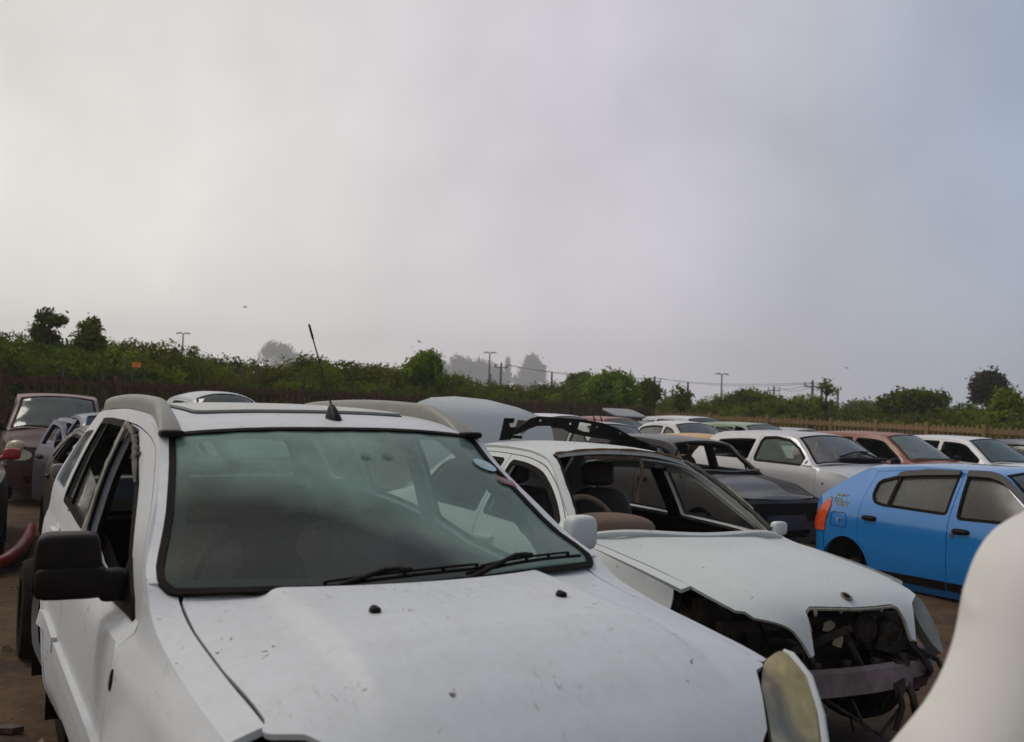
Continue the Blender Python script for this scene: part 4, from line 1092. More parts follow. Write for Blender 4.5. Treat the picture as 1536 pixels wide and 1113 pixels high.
    for y in np.linspace(-.58, .62, 7):
        tm_ = MB(); tm_.sq((2.0 + .03, y, .462), (.03, .045, .03), .5, nu=6, nv=8); tm_.build('beam_tab', M_GREASE, root)
    sm2 = MB()
    sm2.bar((1.86, -.30, .46), (1.98, .10, .62), .03, .04); sm2.bar((1.93, .12, .58), (2.03, .16, .40), .025, .02)
    for pts_, r in (([(1.96, .34, .44), (2.05, .36, .36), (2.08, .37, .24), (2.05, .36, .12)], .016), ([(2.02, .45, .36), (2.06, .47, .28), (2.06, .50, .18)], .020), ([(2.0, .10, .28), (2.04, .16, .14), (2.02, .26, .12)], .008), ([(1.9, .55, .56), (2.03, .58, .46), (2.06, .60, .40), (2.0, .66, .36)], .018), ([(1.95, .62, .48), (2.04, .68, .44), (2.08, .66, .41)], .014), ([(2.0, -.1, .30), (2.03, .28, .10), (2.02, .44, .22)], .010)):
        sm2.tube(pts_, r, 7)
    sm2.box((2.03, .40, .44), (.05, .10, .03)); sm2.box((2.0, .56, .34), (.08, .14, .05), rot=(0, .2, .3)); sm2.box((2.05, .36, .33), (.04, .09, .07), rot=(.2, 0, .1))
    sm2.sq((1.97, .62, .47), (.10, .12, .05), .6); sm2.sq((1.99, .42, .36), (.10, .10, .05), .6)
    sm2.build('bracket', M_GREASE, root)
    for (x, y, z) in ((1.93, .24, .60), (1.93, .42, .575)):
        h = MB(); h.lathe([(.001, .035), (.05, .035), (.075, .02), (.075, -.02), (.03, -.03), (.001, -.03)], (x, y, z), 'x', 20); h.lathe([(.055, .037), (.062, .042), (.069, .034)], (x, y, z), 'x', 20); h.build('horn', M_GREASE, root)
    pm_ = MB(); pm_.prism([(.30, .50), (.47, .46), (.55, .52), (.50, .585), (.33, .56)], lambda p: Vector((1.955, p[0], p[1])), lambda p: Vector((1.965, p[0], p[1]))); pm_.build('mounting_plate', M_GREASE, root, recalc=True)
    fo = MB(); fo.prism([(0, 0), (.07, -.01), (.085, .03), (.05, .05), (.01, .04)], lambda p: Vector((1.94, -.05 + p[0], .60 + p[1])), lambda p: Vector((1.943, -.05 + p[0], .60 + p[1])))
    fo.prism([(0, 0), (.06, -.02), (.075, .02), (.06, .06), (.02, .045)], lambda p: Vector((1.94, .02 + p[0], .53 + p[1])), lambda p: Vector((1.943, .02 + p[0], .53 + p[1])))
    fo.build('torn_foam', plain('pale_foam', (.42, .36, .22), .9, var=.3), root, recalc=True)
    # inner wing and arch liner showing where the right wing has gone
    lm = MB()
    for i in range(14):
        a0 = math.pi * (.08 + .06 * i); a1 = math.pi * (.08 + .06 * (i + 1)); r = .37
        lm.add([(S.xwf + r * math.cos(a), y, S.zw + r * math.sin(a)) for a in (a0, a1) for y in (-.78, -.48)], [(0, 1, 3, 2)])
    lm.build('arch_liner', plain('brown_liner', (.115, .075, .045), .75, var=.35, dust=.4), root)
    # far headlight still on its mounts
    lp = round_poly([(1.985, .545), (1.955, .59), (1.945, .65), (1.985, .675), (2.05, .668), (2.10, .64), (2.115, .61), (2.085, .568), (2.03, .545)], .02)
    zf = lambda V: np.stack([V[:, 0], V[:, 1], .745 - 1.55 * (V[:, 0] - 1.95) - .25 * np.maximum(0, V[:, 1] - .6)], 1)
    hl_ = MB(); panel(hl_, lp, [], zf, (0, 0, 1), .03, .05); hl_.build('headlight', plain('scuffed_lens', (.17, .175, .14), .12, var=.25, scale=12, dust=.4), root)
    # boot lid standing open behind the roof
    lid = MB()
    poly = round_poly([(-.60, .98), (-.61, 1.58), (-.555, 1.675), (-.40, 1.725), (-.18, 1.748), (.10, 1.74), (.35, 1.695), (.58, 1.625), (.66, 1.56), (.64, .98)], .05, amin=15)
    cv = lambda y, z: -1.60 - .26 * ((z - 1.0) / .75) ** 1.5 + .06 * (1 - (y / .62) ** 2) + .12 - .10 * np.maximum(0, (z - 1.60) / .14) ** 2
    fl = lambda V: np.stack([cv(V[:, 0], V[:, 1]), V[:, 0], V[:, 1]], 1)
    panel(lid, poly, [], fl, (1, 0, 0), .05, .03)
    lo = lid.build('boot_lid', WHITE2, root)
    lid = MB(); panel(lid, inset(poly, .01), [], lambda V: fl(V) - np.array([.03, 0, 0]), (-1, 0, 0), .08, .0); lid.build('lid_lining', M_DRK, lo)
    lip = MB(); top = [p for p in poly if p[1] > 1.58]
    a = [Vector((cv(y, z), y, z)) for y, z in top]; a.sort(key=lambda p: p.y)
    n = len(a); lip.add([tuple(p) for p in a] + [tuple(p + Vector((-.16, 0, -.05))) for p in a], [(i, i + 1, n + i + 1, n + i) for i in range(n - 1)])
    lip.build('boot_lip', WHITE2, lo)
    for y in (-.50, .50):
        h = MB(); h.tube([(-1.45, y, .94), (-1.50, y, 1.02), (-1.56, y, 1.12), (-1.60, y, 1.25)], .014, 6); h.build('hinge', M_STEEL, lo)
    return root, S

SED, SEDS = build_sedan()

def build_strip():
    """black plastic panel with screw holes lying on the saloon's roof"""
    M_ = Matrix.Translation((.596, 6.588, .054)) @ Euler((R(-1.5), R(-.97), R(-59.5))).to_matrix().to_4x4()
    root = empty('plastic_panel', M_ @ Vector((-.62, .1, 1.42)), (R(-1.5), R(-.97), R(-59.5)))
    tag(root, 'black plastic trim panel with square cutout lying across the white saloon roof', 'trim panel')
    up = [(-.36, .02), (-.30, .06), (-.22, .125), (-.16, .145), (0, .147), (.2, .145), (.38, .128), (.50, .102), (.64, .055), (.74, .025), (.86, .0)]
    lo = [(.86, -.062), (.76, -.058), (.66, -.040), (.55, -.03), (.47, .012), (.40, .018), (.30, .022), (.20, .034), (.12, .045), (.04, .075), (-.06, .085), (-.16, .078), (-.24, .045), (-.30, .014), (-.35, .0)]
    hl = [[(y + .011 * math.cos(a), z + .010 * math.sin(a)) for a in np.linspace(0, 2 * math.pi, 11)[:-1]] for y, z in ((-.14, .118), (.10, .108), (.33, .098), (.55, .066))]
    sq = round_poly([(.165, .065), (.275, .055), (.28, .118), (.17, .125)], .01)
    mb = MB()
    f = lambda V: np.stack([.02 + .05 * np.sin((V[:, 0] + .36) * 2.4) + .25 * (V[:, 1] - .05), V[:, 0] - .1, V[:, 1] + .035], 1)
    panel(mb, up + lo, hl + [sq], f, (1, 0, 0), .035, .012)
    panel(mb, up + lo, hl + [sq], lambda V: f(V) - np.array([.012, 0, 0]), (-1, 0, 0), .035, 0)
    mb.build('panel', M_PLA, root)
    e = MB(); e.prism([(-.55, -.02), (-.52, .135), (-.44, .138), (-.45, .105), (-.485, .10), (-.47, .075), (-.40, .08), (-.41, .045), (-.46, .04), (-.46, -.01)], lambda p: Vector((.0, p[0] + .02, p[1] + .02)), lambda p: Vector((.012, p[0] + .02, p[1] + .02)))
    e.bar((.006, -.45, .03), (.02, -.36, .03), .015, .02)
    e.build('torn_end', M_PLA, root, recalc=True)
    g = MB(); g.prism([(-.40, .06), (-.38, .13), (-.26, .125), (-.30, .06), (-.34, .03)], lambda p: Vector((-.02, p[0] + .0, p[1] + .02)), lambda p: Vector((-.012, p[0], p[1] + .02))); g.build('bracket', M_STEEL, root, recalc=True)
build_strip()

# ------------------------------------------------------------------ blue hatchback, sitting on its belly
def build_blue():
    S = gspec(4.02, 1.746, 1.51, zs=.22, xA=1.02, xWt=.40, xRr=-1.38, zhr=.965, zhf=.86, zbr=1.03, yrf=.60, yrr=.53, rw=.31, xwr=-1.40, xwf=1.19, rc=.035)
    S.xB = -.02; S.xD1 = 1.06; S.xD2 = -1.20; S.xt = -1.95
    S.tail_side = [(-1.955, .70), (-1.735, .705), (-1.72, .83), (-1.655, .98), (-1.67, 1.055), (-1.76, 1.04), (-1.90, .90)]
    pm = paint('blue_paint', (.001, .175, .52), .24, dust=.04, dustcol=(.12, .25, .40), speck=.35, seed=5.5, coat=1., crough=.05)
    def win(k):
        if k == 'r': return [(-.075, 1.03), (-.075, 1.415), (-.5, 1.405), (-.85, 1.355), (-1.06, 1.30), (-1.10, 1.27), (-1.09, 1.15), (-1.02, 1.075), (-.9, 1.055)]
        return [(.075, 1.0), (.03, 1.43), (.25, 1.432), (.40, 1.405), (.55, 1.32), (.70, 1.22), (.86, 1.10), (.96, 1.01)]
    gl = glass('greenish_side_glass', (.42, .46, .42), .50, (.17, .175, .15), rough=.16)
    root = build_car('blue_hatchback', 'bright blue hatchback with grey window deflectors and orange tail lamp', 'car', S, pm, (5.081, 10.184), R(-65.3), R(-1.34), -.185, wheels='', win_fn=win,
                     glz=dict(fr=glass('hazy_door_glass', (.5, .5, .47), .30, (.16, .14, .12), rough=.28), rr=gl, fl=M_GLD, rl=M_GLD), lower_trim=M_PLA, steps=.06, bpillar=False)
    f = fn_side(S, -1)
    rdoor = [o for o in children(root) if o.name.startswith('rear_door') and o.data.vertices[0].co.y < 0][0]
    fdoor = [o for o in children(root) if o.name.startswith('front_door') and o.data.vertices[0].co.y < 0][0]
    bm_ = MB(); panel(bm_, [(-.80, 1.045), (-.845, 1.05), (-.835, 1.365), (-.795, 1.37)], [], f, (0, -1, 0), .06, .015, off=.004); bm_.build('window_bar', M_RUB, rdoor)
    grey = plain('grey_deflector', (.05, .048, .042), .55, var=.1, bump=0, spec=.3)
    dm = MB(); panel(dm, [(-.06, 1.40), (-.06, 1.445), (-.45, 1.44), (-.80, 1.395), (-.85, 1.37), (-.82, 1.345), (-.5, 1.375)], [], f, (0, -1, 0), .05, .02, off=.030); dm.build('deflector', grey, rdoor)
    wq = Crv([(.03, 1.43), (.25, 1.432), (.40, 1.405), (.55, 1.32), (.70, 1.22), (.86, 1.10)]); wt = lambda x: wq(x) - .0
    xs = np.linspace(.03, .80, 16)
    dm = MB(); panel(dm, [(x, wt(x) + .022) for x in xs] + [(x, wt(x) - .038) for x in reversed(xs)], [], f, (0, -1, 0), .05, .02, off=.030); dm.build('deflector', grey, fdoor)
    tl = MB(); panel(tl, round_poly(S.tail_side, .015), [], f, (0, -1, 0), .04, .02, off=.010); to = tl.build('tail_light', plain('orange_red_lamp', (.62, .085, .02), .2, var=.2, scale=25, bump=.05), root)
    t2 = MB(); panel(t2, [(-1.955, .705), (-1.90, .705), (-1.885, .82), (-1.87, .90), (-1.955, .83)], [], f, (0, -1, 0), .03, .01, off=.014); t2.build('lamp_segment', M_REDL, to)
    # the same lamp on the other side
    tl = MB(); panel(tl, round_poly(S.tail_side, .015), [], fn_side(S, 1), (0, 1, 0), .04, .02, off=.010); tl.build('tail_light', M_REDL, root)
    # fuel flap, bumper seam, paint pen writing
    fl = round_poly([(-1.64, .775), (-1.395, .765), (-1.375, .80), (-1.385, .905), (-1.41, .925), (-1.60, .93), (-1.635, .905)], .03)
    gm = MB(); panel(gm, fl, [inset(fl, .006)], f, (0, -1, 0), .04, .002, off=.002); fo = gm.build('fuel_flap', M_DRK, root)
    y = MB()
    for p in ([(-1.53, .865), (-1.505, .838), (-1.505, .80)], [(-1.475, .862), (-1.505, .838)]):
        y.tube([Vector(f(np.array([q]))[0]) + Vector((0, -.006, 0)) for q in p], .010, 6, flat=.4)
    y.build('flap_mark', plain('pale_sticker', (.55, .50, .50), .6), fo)
    sm = MB(); sm.tube([Vector(f(np.array([[x, z]]))[0]) + Vector((0, -.001, 0)) for x, z in ((-1.77, .70), (-1.755, .62), (-1.74, .52), (-1.735, .46))], .004, 5); sm.build('bumper_seam', M_DRK, root)
    rng = random.Random(11); wm = MB()
    for (x0, z0, n) in ((-1.70, 1.075, 9), (-1.60, 1.045, 11), (-1.57, 1.012, 9), (-1.60, 1.112, 8)):
        x = x0 - .02
        for k in range(n):
            w = rng.uniform(.012, .028)
            p = [(x + rng.uniform(-.003, .006), z0 + rng.uniform(-.014, -.006)), (x + w * .4, z0 + rng.uniform(.006, .016)), (x + w * .8, z0 + rng.uniform(-.014, .004))]
            wm.tube([Vector(f(np.array([q]))[0]) + Vector((0, -.004, 0)) for q in p], .0042, 4, flat=.4)
            x += w + (.014 if rng.random() < .3 else 0)
    wm.build('paint_writing', plain('yellow_paint_pen', (.62, .45, .03), .6), root)
    lk = MB(); p = Vector(f(np.array([[.05, .835]]))[0]); lk.lathe([(.001, -.012), (.020, -.012), (.024, -.004), (.024, .004)], p, 'y', 14); lk.build('door_lock', M_CHR, fdoor)
    return root
build_blue()

# ------------------------------------------------------------------ the rest of the rows
def hatch(name, label, S, pm, loc, yaw, **k):
    return build_car(name, label, 'car', S, pm, loc, R(yaw), **k)

def right_side(root, prefix):
    return [o for o in children(root) if o.name.startswith(prefix) and o.data.vertices[0].co.y < 0][0]

NOG = dict(ws=None, fr=None, fl=None, rr=None, rl=None, rw=None, qr=None, ql=None)

# stripped black boxy hatchback
S = gspec(3.66, 1.56, 1.41, zs=.22, xA=.72, xWt=.27, xRr=-1.45, zhr=.955, zhf=.80, zbr=.97, yrf=.56, yrr=.53, square=1., hc=.02, rc=.03, bow=.004, xwf=1.10, xwr=-1.18, rw=.27)
S.xB = -.20; S.xD1 = .78; S.xD2 = -1.02
BLK = paint('faded_black_paint', (.010, .008, .008), .6, dust=.12, dustcol=(.05, .05, .045), speck=.2, fade=.0, coat=.0, seed=2.)
BLD = paint('black_dust_and_painted_sheen', (.020, .018, .018), .36, dust=.95, dustcol=(.16, .165, .155), speck=.2, fade=.10, coat=.4, seed=2.5)  # dust colour also carries the grey-green sky reflection of bonnet and roof
golf = hatch('black_hatchback', 'stripped black boxy hatchback without windscreen, its bonnet faded in patches under painted sky sheen', S, BLK, hood_pm=BLD, roof_pm=BLD, loc=(2.447, 13.92), yaw=-57.2, pitch=R(.9), dz=.0, glz=NOG | dict(rw=M_GLS), wheels='fr fl rr rl', lamp='round', mirrors='', steps=.06)
m = MB()
for s in (-1, 1):                                   # quarter light frames in the front doors
    f = fn_side(S, s)
    m.tube([Vector(f(np.array([[.42, z]]))[0]) for z in np.linspace(.97, 1.26, 5)], .013, 6)
    m.tube([Vector(f(np.array([[x, S.zE(x) - .07]]))[0]) for x in np.linspace(.70, .42, 6)], .012, 6)
m.build('quarter_light_frame', M_PLA, golf)
m = MB(); fh = fn_top(S, S.zcH, S.pH, .004)
panel(m, round_poly([(.95, .30), (1.65, .34), (1.68, .60), (.98, .62)], .05), [], fh, (0, 0, 1), .08, .004); m.build('bonnet_patch', paint('matt_black_primer', (.028, .026, .026), .6, dust=.25, dustcol=(.10, .09, .08), speck=0, coat=0), golf)
m = MB(); p = Vector(fn_top(S, S.zcH, S.pH)(np.array([[1.62, -.1]]))[0]); m.box((S.xn + .10, 0, .60), (.03, 1.30, .22)); m.build('grille_panel', M_PLA, golf)

# silver three-door
S = gspec(3.95, 1.70, 1.465, zs=.22, xA=.84, xWt=.28, xRr=-1.52, zhr=1.0, zhf=.83, zbr=1.0, yrf=.565, yrr=.53, xwf=1.20, xwr=-1.3, rw=.29, rc=.04)
S.xB = -.42; S.xD1 = .93
SLV = paint('silver_paint', (.52, .52, .54), .32, dust=.25, speck=.2, coat=.4, seed=1.2, metal=.25)
sil = hatch('silver_hatchback', 'silver three-door hatchback with clear door glass and an empty rear side window', S, SLV, (4.456, 14.91), -62.5, dz=.07, doors=2,
      glz=dict(qr=None, ql=None, fr=glass('green_door_glass', (.55, .68, .60), .22, (.17, .24, .20)), ws=glass('grey_screen', (.45, .47, .47), .62, (.17, .18, .185))), mirrors='l', bpillar=False,
      win_fn=lambda k: round_poly([(-.36, 1.03), (-.37, 1.36), (-.1, 1.375), (.18, 1.345), (.42, 1.235), (.62, 1.10), (.62, 1.02)], .07))
d = right_side(sil, 'front_door'); f = fn_side(S, -1)
m = MB(); panel(m, round_poly([(.64, 1.015), (.82, 1.005), (.80, 1.03), (.64, 1.14)], .015), [[(.70 + .018 * math.cos(a), 1.05 + .026 * math.sin(a)) for a in np.linspace(0, 2 * math.pi, 13)[:-1]]], f, (0, -1, 0), .03, .02, off=.012); m.build('mirror_mount', SLV, d)
m = MB(); panel(m, [(.70 + .018 * math.cos(a), 1.05 + .026 * math.sin(a)) for a in np.linspace(0, 2 * math.pi, 13)[:-1]], [], f, (0, -1, 0), .03, 0, off=.004); m.build('mount_hole', M_DRK, d)
m = MB(); panel(m, [(1.08 + .016 * math.cos(a), .80 + .014 * math.sin(a)) for a in np.linspace(0, 2 * math.pi, 13)[:-1]], [], f, (0, -1, 0), .03, 0, off=.004); m.build('lamp_hole', M_DRK, sil)
m = MB(); q = lambda x, y, z=.02: Vector(S.ft(np.array([[x, y]]))[0]) + Vector((0, 0, z))
m.tube([q(.86, -.30), q(.80, .05, .03), q(.74, .35)], .012, 6); m.tube([q(.92, -.05), q(.80, .15, .04), q(.86, .5)], .014, 6); m.sq(q(.90, .1, .0), (.12, .9, .06), .6); m.build('wiper', M_PLA, sil)
m = MB(); m.tube([q(.88, -.38, .0), q(.80, -.36, .08), q(.78, -.35, .17)], [.016, .012, .006], 6); m.build('upright_wiper', M_STEEL, sil)

# rust-red hatchback
S = gspec(3.9, 1.70, 1.52, zs=.24, xA=.93, xWt=.27, xRr=-1.62, zhr=.98, zhf=.86, zbr=1.04, yrf=.57, yrr=.56, rc=.04)
S.xB = -.40; S.xD1 = 1.0; S.xD2 = -1.25
RED = paint('rust_red_paint', (.23, .050, .009), .38, dust=.28, dustcol=(.26, .11, .03), speck=.2, fade=.12, seed=6.1)
red = hatch('red_hatchback', 'rust red hatchback with bare front door window behind the blue car', S, RED, (7.6, 20.1), -57., dz=.02, glz=dict(fr=None, rr=glass('milky_glass', (.4, .45, .44), .6, (.20, .23, .22)), ws=glass('pale_screen', (.42, .52, .50), .5, (.26, .32, .31))), mirrors='l')

S = gspec(3.9, 1.68, 1.49, zs=.24, xA=.92, xWt=.29, xRr=-1.55, zhr=.96, zhf=.83, zbr=1.02, yrf=.575, yrr=.55, rc=.035)
S.xB = -.27; S.xD1 = 1.0; S.xD2 = -1.15
hatch('white_hatchback', 'small white hatchback with open side windows just right of the rust red car', S, paint('clean_white_paint', (.68, .69, .70), .33, dust=.15, speck=.1, seed=9), (9.56, 20.86), -61., dz=.03, glz=dict(fr=None, rr=None, ws=glass('teal_screen', (.38, .50, .50), .4, (.15, .23, .24))), mirrors='')

S = gspec(4.2, 1.70, 1.50, xA=.85, xWt=.25, xRr=-1.6, zhr=.96, zhf=.82)
hatch('dark_grey_hatchback', 'dark grey hatchback at the right picture edge behind the white one', S, paint('dark_grey_paint', (.05, .052, .06), .35, dust=.3, dustcol=(.16, .16, .16), speck=0), (12.1, 22.0), -61., mirrors='')
S = gspec(4.0, 1.70, 1.38, xA=.85, xWt=.25, xRr=-1.35, zhr=.93, zhf=.80)
hatch('bright_red_hatchback', 'bright red car half hidden beyond the blue hatchback at the right edge', S, paint('bright_red_paint', (.42, .035, .03), .33, dust=.25, speck=0), (8.75, 13.1), -61., mirrors='')

# back rows
S = gspec(4.1, 1.72, 1.60, xA=.85, xWt=.20, xRr=-1.65, zhr=1.02, zhf=.88, zbr=1.08, yrf=.60, yrr=.57)
GRN = paint('light_green_paint', (.24, .32, .20), .36, dust=.3, speck=0, dustcol=(.32, .36, .28))
gr = hatch('green_hatchback', 'pale green hatchback with its front door standing open', S, GRN, (6.35, 26.0), -61., glz=dict(fr=None, ws=glass('misty_screen', (.42, .5, .48), .55, (.22, .26, .25))), mirrors='')
d = right_side(gr, 'front_door'); open_door(d, S.xD1, -S.side(S.xD1, .7), R(48))
S = gspec(4.2, 1.74, 1.70, xA=.9, xWt=.3, xRr=-1.8, zhr=1.05, zhf=.9, zbr=1.1, yrf=.62, yrr=.60)
hatch('white_people_carrier', 'tall white people carrier behind the pale green hatchback', S, paint('pc_white_paint', (.62, .63, .64), .35, dust=.2, speck=0), (5.5, 29.8), -61., mirrors='')
S = gspec(4.3, 1.70, 1.52, xA=.8, xWt=.15, xRr=-.95, notch=-1.6, zhr=.97, zhf=.82, zbr=1.0, zdk=1.02, yrf=.58, yrr=.55)
hatch('distant_white_saloon', 'white saloon with rounded roof and yellow trim before it, back row in the middle', S, paint('dws_white_paint', (.66, .67, .68), .35, dust=.2, speck=0), (4.15, 23.4), -61., dz=.06, glz=dict(fr=glass('pale_glass', (.5, .56, .52), .5, (.25, .28, .25)), rr=glass('pale_rear_glass', (.5, .56, .52), .5, (.25, .28, .25))), mirrors='')
S = gspec(3.7, 1.62, 1.43, xA=.78, xWt=.22, xRr=-1.45, zhr=.93, zhf=.80)
hatch('yellow_hatchback', 'orange yellow hatchback glimpsed through the empty windows of the black one', S, paint('taxi_yellow_paint', (.55, .27, .02), .4, dust=.2, speck=0), (3.95, 19.15), -61., dz=-.06, glz=NOG, mirrors='')
S = gspec(4.2, 1.70, 1.53, xA=.85, xWt=.20, xRr=-1.65, zhr=.96, zhf=.82, zbr=1.03, yrf=.6, yrr=.57)
gs = hatch('grey_estate', 'silver grey car behind the stripped black hatchback, two stubs on its roof', S, paint('pale_grey_paint', (.34, .37, .34), .36, dust=.3, speck=0, metal=.2), (1.75, 18.5), -60., glz=dict(fr=M_GLD), mirrors='')
m = MB()
for y in (-.10, .06):
    b = Vector(S.ft(np.array([[-.2, y]]))[0]); m.tube([b, b + Vector((-.03, .0, .06)), b + Vector((-.10, 0, .13))], [.02, .014, .004], 6)
m.build('roof_stub', M_PLA, gs)
S = gspec(4.1, 1.70, 1.62, xA=.85, xWt=.20, xRr=-1.6, zhr=1.0, zhf=.85)
hatch('distant_white_hatchback', 'white hatchback in the back row just right of the raised boot lid', S, paint('dwh_white_paint', (.64, .66, .66), .35, dust=.2, speck=0), (1.25, 23.6), -61., mirrors='')
S = gspec(4.0, 1.68, 1.60, xA=.85, xWt=.20, xRr=-1.55, zhr=1.0, zhf=.85)
hatch('distant_red_hatchback', 'dull red hatchback in the back row between white and grey cars', S, paint('dull_red_paint', (.26, .045, .04), .36, dust=.4, speck=0), (2.75, 26.2), -61., mirrors='')
S = gspec(4.0, 1.68, 1.45, xA=.85, xWt=.20, xRr=-1.45, zhr=.98, zhf=.85)
dk = hatch('tailgate_up_hatchback', 'dark grey hatchback in the back row with its tailgate raised', S, paint('slate_paint', (.07, .085, .085), .3, dust=.3, speck=0, dustcol=(.2, .22, .22)), (4.3, 29.2), -61., dz=.05, mirrors='')
m = MB(); m.sq((-1.75, 0, 1.66), (.95, 1.16, .07), .35, rot=(0, R(14), 0), nu=10, nv=24); m.build('raised_tailgate', paint('tailgate_slate_paint', (.12, .14, .14), .3, dust=.3, speck=0), dk)
m = MB(); m.tube([(-1.4, .5, 1.40), (-1.75, .5, 1.62)], .015, 6); m.tube([(-1.4, -.5, 1.40), (-1.75, -.5, 1.62)], .015, 6); m.build('gas_strut', M_PLA, dk)
S = gspec(4.2, 1.72, 1.50, xA=.85, xWt=.20, xRr=-1.65, zhr=.96, zhf=.82)
hatch('distant_silver_hatchback', 'silver hatchback in the back row between green and rust red cars', S, paint('dsh_silver_paint', (.40, .42, .42), .35, dust=.2, speck=0, metal=.2), (7.95, 27.4), -61., mirrors='')

# ------------------------------------------------------------------ left side
S = gspec(3.6, 1.58, 1.60, zs=.24, xA=.86, xWt=.35, xRr=-1.55, zhr=1.0, zhf=.86, zbr=1.03, yrf=.58, yrr=.56, rc=.03, hc=.07)
MRN = paint('maroon_paint', (.035, .003, .004), .5, dust=.05, dustcol=(.26, .19, .15), speck=.2, fade=.03, seed=4., coat=.1)
hatch('maroon_hatchback', roof_pm=paint('maroon_roof_paint', (.20, .12, .11), .5, dust=.3, speck=0, coat=.1), S=S, pm=MRN, label='small maroon hatchback facing the camera with oval headlamps at far left', loc=(-7.35, 16.4), yaw=-64., dz=.03, glz=dict(ws=glass('dull_screen', (.4, .46, .43), .5, (.15, .19, .175))), mirrors='r l', lamp='oval')
m = MB(); m.sq((S.xn - .06, -.56, .80), (.20, .30, .24), .9, rot=(0, R(-25), R(-35)), nu=12, nv=20); m.build('headlight', plain('yellow_lens', (.34, .31, .19), .2, var=.3, scale=20), [o for o in bpy.data.objects if o.name == 'maroon_hatchback'][0])
S = gspec(3.9, 1.64, 1.42, xA=.82, xWt=.25, xRr=-1.5, zhr=.95, zhf=.82, zbr=1.0)
PUR = paint('purple_paint', (.022, .016, .06), .3, dust=.35, dustcol=(.24, .24, .30), speck=.2, seed=7.)
pu = hatch('purple_hatchback', 'wrecked purple hatchback with side doors hanging open left of the off-roader', S, PUR, (-5.0, 13.25), -61., seal_m=plain('pale_blue_seal', (.12, .15, .22), .4, var=.3), glz=NOG, mirrors='r', roof_pm=paint('navy_paint', (.10, .14, .22), .3, dust=.4, dustcol=(.30, .33, .36), speck=0), hood=False)
d = right_side(pu, 'front_door'); open_door(d, S.xD1, -S.side(S.xD1, .7), R(16))
d = right_side(pu, 'rear_door'); open_door(d, S.xB, -S.side(S.xB, .7), R(9))
m = MB(); pl = [(-.66, 0), (.66, 0), (.58, .52), (.3, .56), (-.3, .56), (-.58, .52)]
fr = lambda V: np.stack([S.xA + .14 - V[:, 1] * .35 - .05 * (1 - (V[:, 0] / .66) ** 2), V[:, 0], .98 + V[:, 1] * .78], 1)
panel(m, pl, [], fr, (-1, 0, .3), .08, .03); m.build('bonnet', paint('bonnet_navy_paint', (.10, .14, .22), .3, dust=.3, speck=0), pu)
S = gspec(4.0, 1.66, 1.40, xA=.82, xWt=.25, xRr=-1.5, zhr=.94, zhf=.80, zbr=.99)
S.mirror_m = plain('olive_mirror_shell', (.14, .145, .12), .4, dust=.3)
hatch('olive_hatchback', 'dusty olive grey hatchback tucked behind the off-roader, its pale mirror showing', S, paint('olive_paint', (.040, .030, .020), .38, dust=.3, dustcol=(.12, .085, .055), speck=.2), (-3.30, 9.45), -61., glz=NOG, mirrors='r l')
S = gspec(3.9, 1.64, 1.42, xA=.82, xWt=.25, xRr=-1.5, zhr=.93, zhf=.80)
S.mirror_m = plain('red_mirror_shell', (.38, .03, .025), .35)
fl_ = hatch('black_compact', 'black compact car with red mirrors cut off by the left picture edge', S, paint('compact_black_paint', (.02, .018, .018), .35, dust=.25, speck=0, dustcol=(.10, .08, .07)), (-6.22, 10.7), -61., mirrors='r l', glz=dict(ws=glass('blue_screen', (.45, .52, .54), .4, (.22, .28, .30))))
S = gspec(4.3, 1.72, 1.80, xA=.9, xWt=.25, xRr=-1.75, zhr=1.05, zhf=.9, zbr=1.12, yrf=.50, yrr=.50, rc=.10)
hatch('pale_blue_van', 'pale blue silver people carrier peeping over the off-roader roof', S, paint('pale_blue_paint', (.40, .46, .50), .33, dust=.2, speck=0), (-4.75, 16.6), -61., dz=-.02, mirrors='')

# ------------------------------------------------------------------ white car beside the camera, bonnet up
S = gspec(4.0, 1.62, 1.44, zs=.22, xA=.86, xWt=.25, xRr=-1.5, zhr=.90, zhf=.72, zbr=1.0)
nw = hatch('near_white_hatchback', 'white car right beside the camera, only its raised bonnet in view', S, paint('near_white_paint', (.70, .695, .67), .4, dust=.18, dustcol=(.42, .38, .26), speck=.1, seed=12), (1.36, .62), 90., hood=False, mirrors='')
px = [(1290, 1165), (1340, 1113), (1400, 1040), (1432, 965), (1446, 885), (1463, 833), (1490, 793), (1536, 765), (1600, 748)]
cx = 1.36
def depth(p): return 1.575 + .10 * ((p.x - cx) / .9) ** 2 + .22 * (p.z - 1.3)
P = []
for a, b in px:
    q = at(a, b, 1.5)
    for _ in range(5): q = at(a, b, depth(q))
    P.append(q)
left = [(.47, .93), (.49, 1.08)] + [(p.x, p.z) for p in P]
cx = 1.36; right = [(2 * cx - x, z) for x, z in reversed(left)]
pol = round_poly(left + [(1.1, P[-1].z + .03), (cx, P[-1].z + .04), (1.62, P[-1].z + .03)] + right, .04, amin=12)
PA = np.array(resample(pol, .02))
def roll(V):
    d = np.sqrt(np.min(((V[:, None] - PA[None]) ** 2).sum(2), axis=1)); return .075 * (1 - np.minimum(1, d / .11)) ** 2.2
fb = lambda V: np.stack([V[:, 0], 1.5 + .10 * ((V[:, 0] - cx) / .9) ** 2 + .22 * (V[:, 1] - 1.3) + roll(V), V[:, 1]], 1)
inv = nw.matrix_world
m = MB(); Mi = (Matrix.Translation((1.36, .62, 0)) @ Matrix.Rotation(R(90), 4, 'Z')).inverted()
tmp = MB(); panel(tmp, pol, [], fb, (0, -1, .2), .025, .0)
panel(tmp, inset(pol, .004), [], lambda V: fb(V) + np.array([0, .02, 0]), (0, 1, 0), .05, 0)
m.v = [tuple(Mi @ Vector(p)) for p in tmp.v]; m.f = tmp.f; m.m = tmp.m
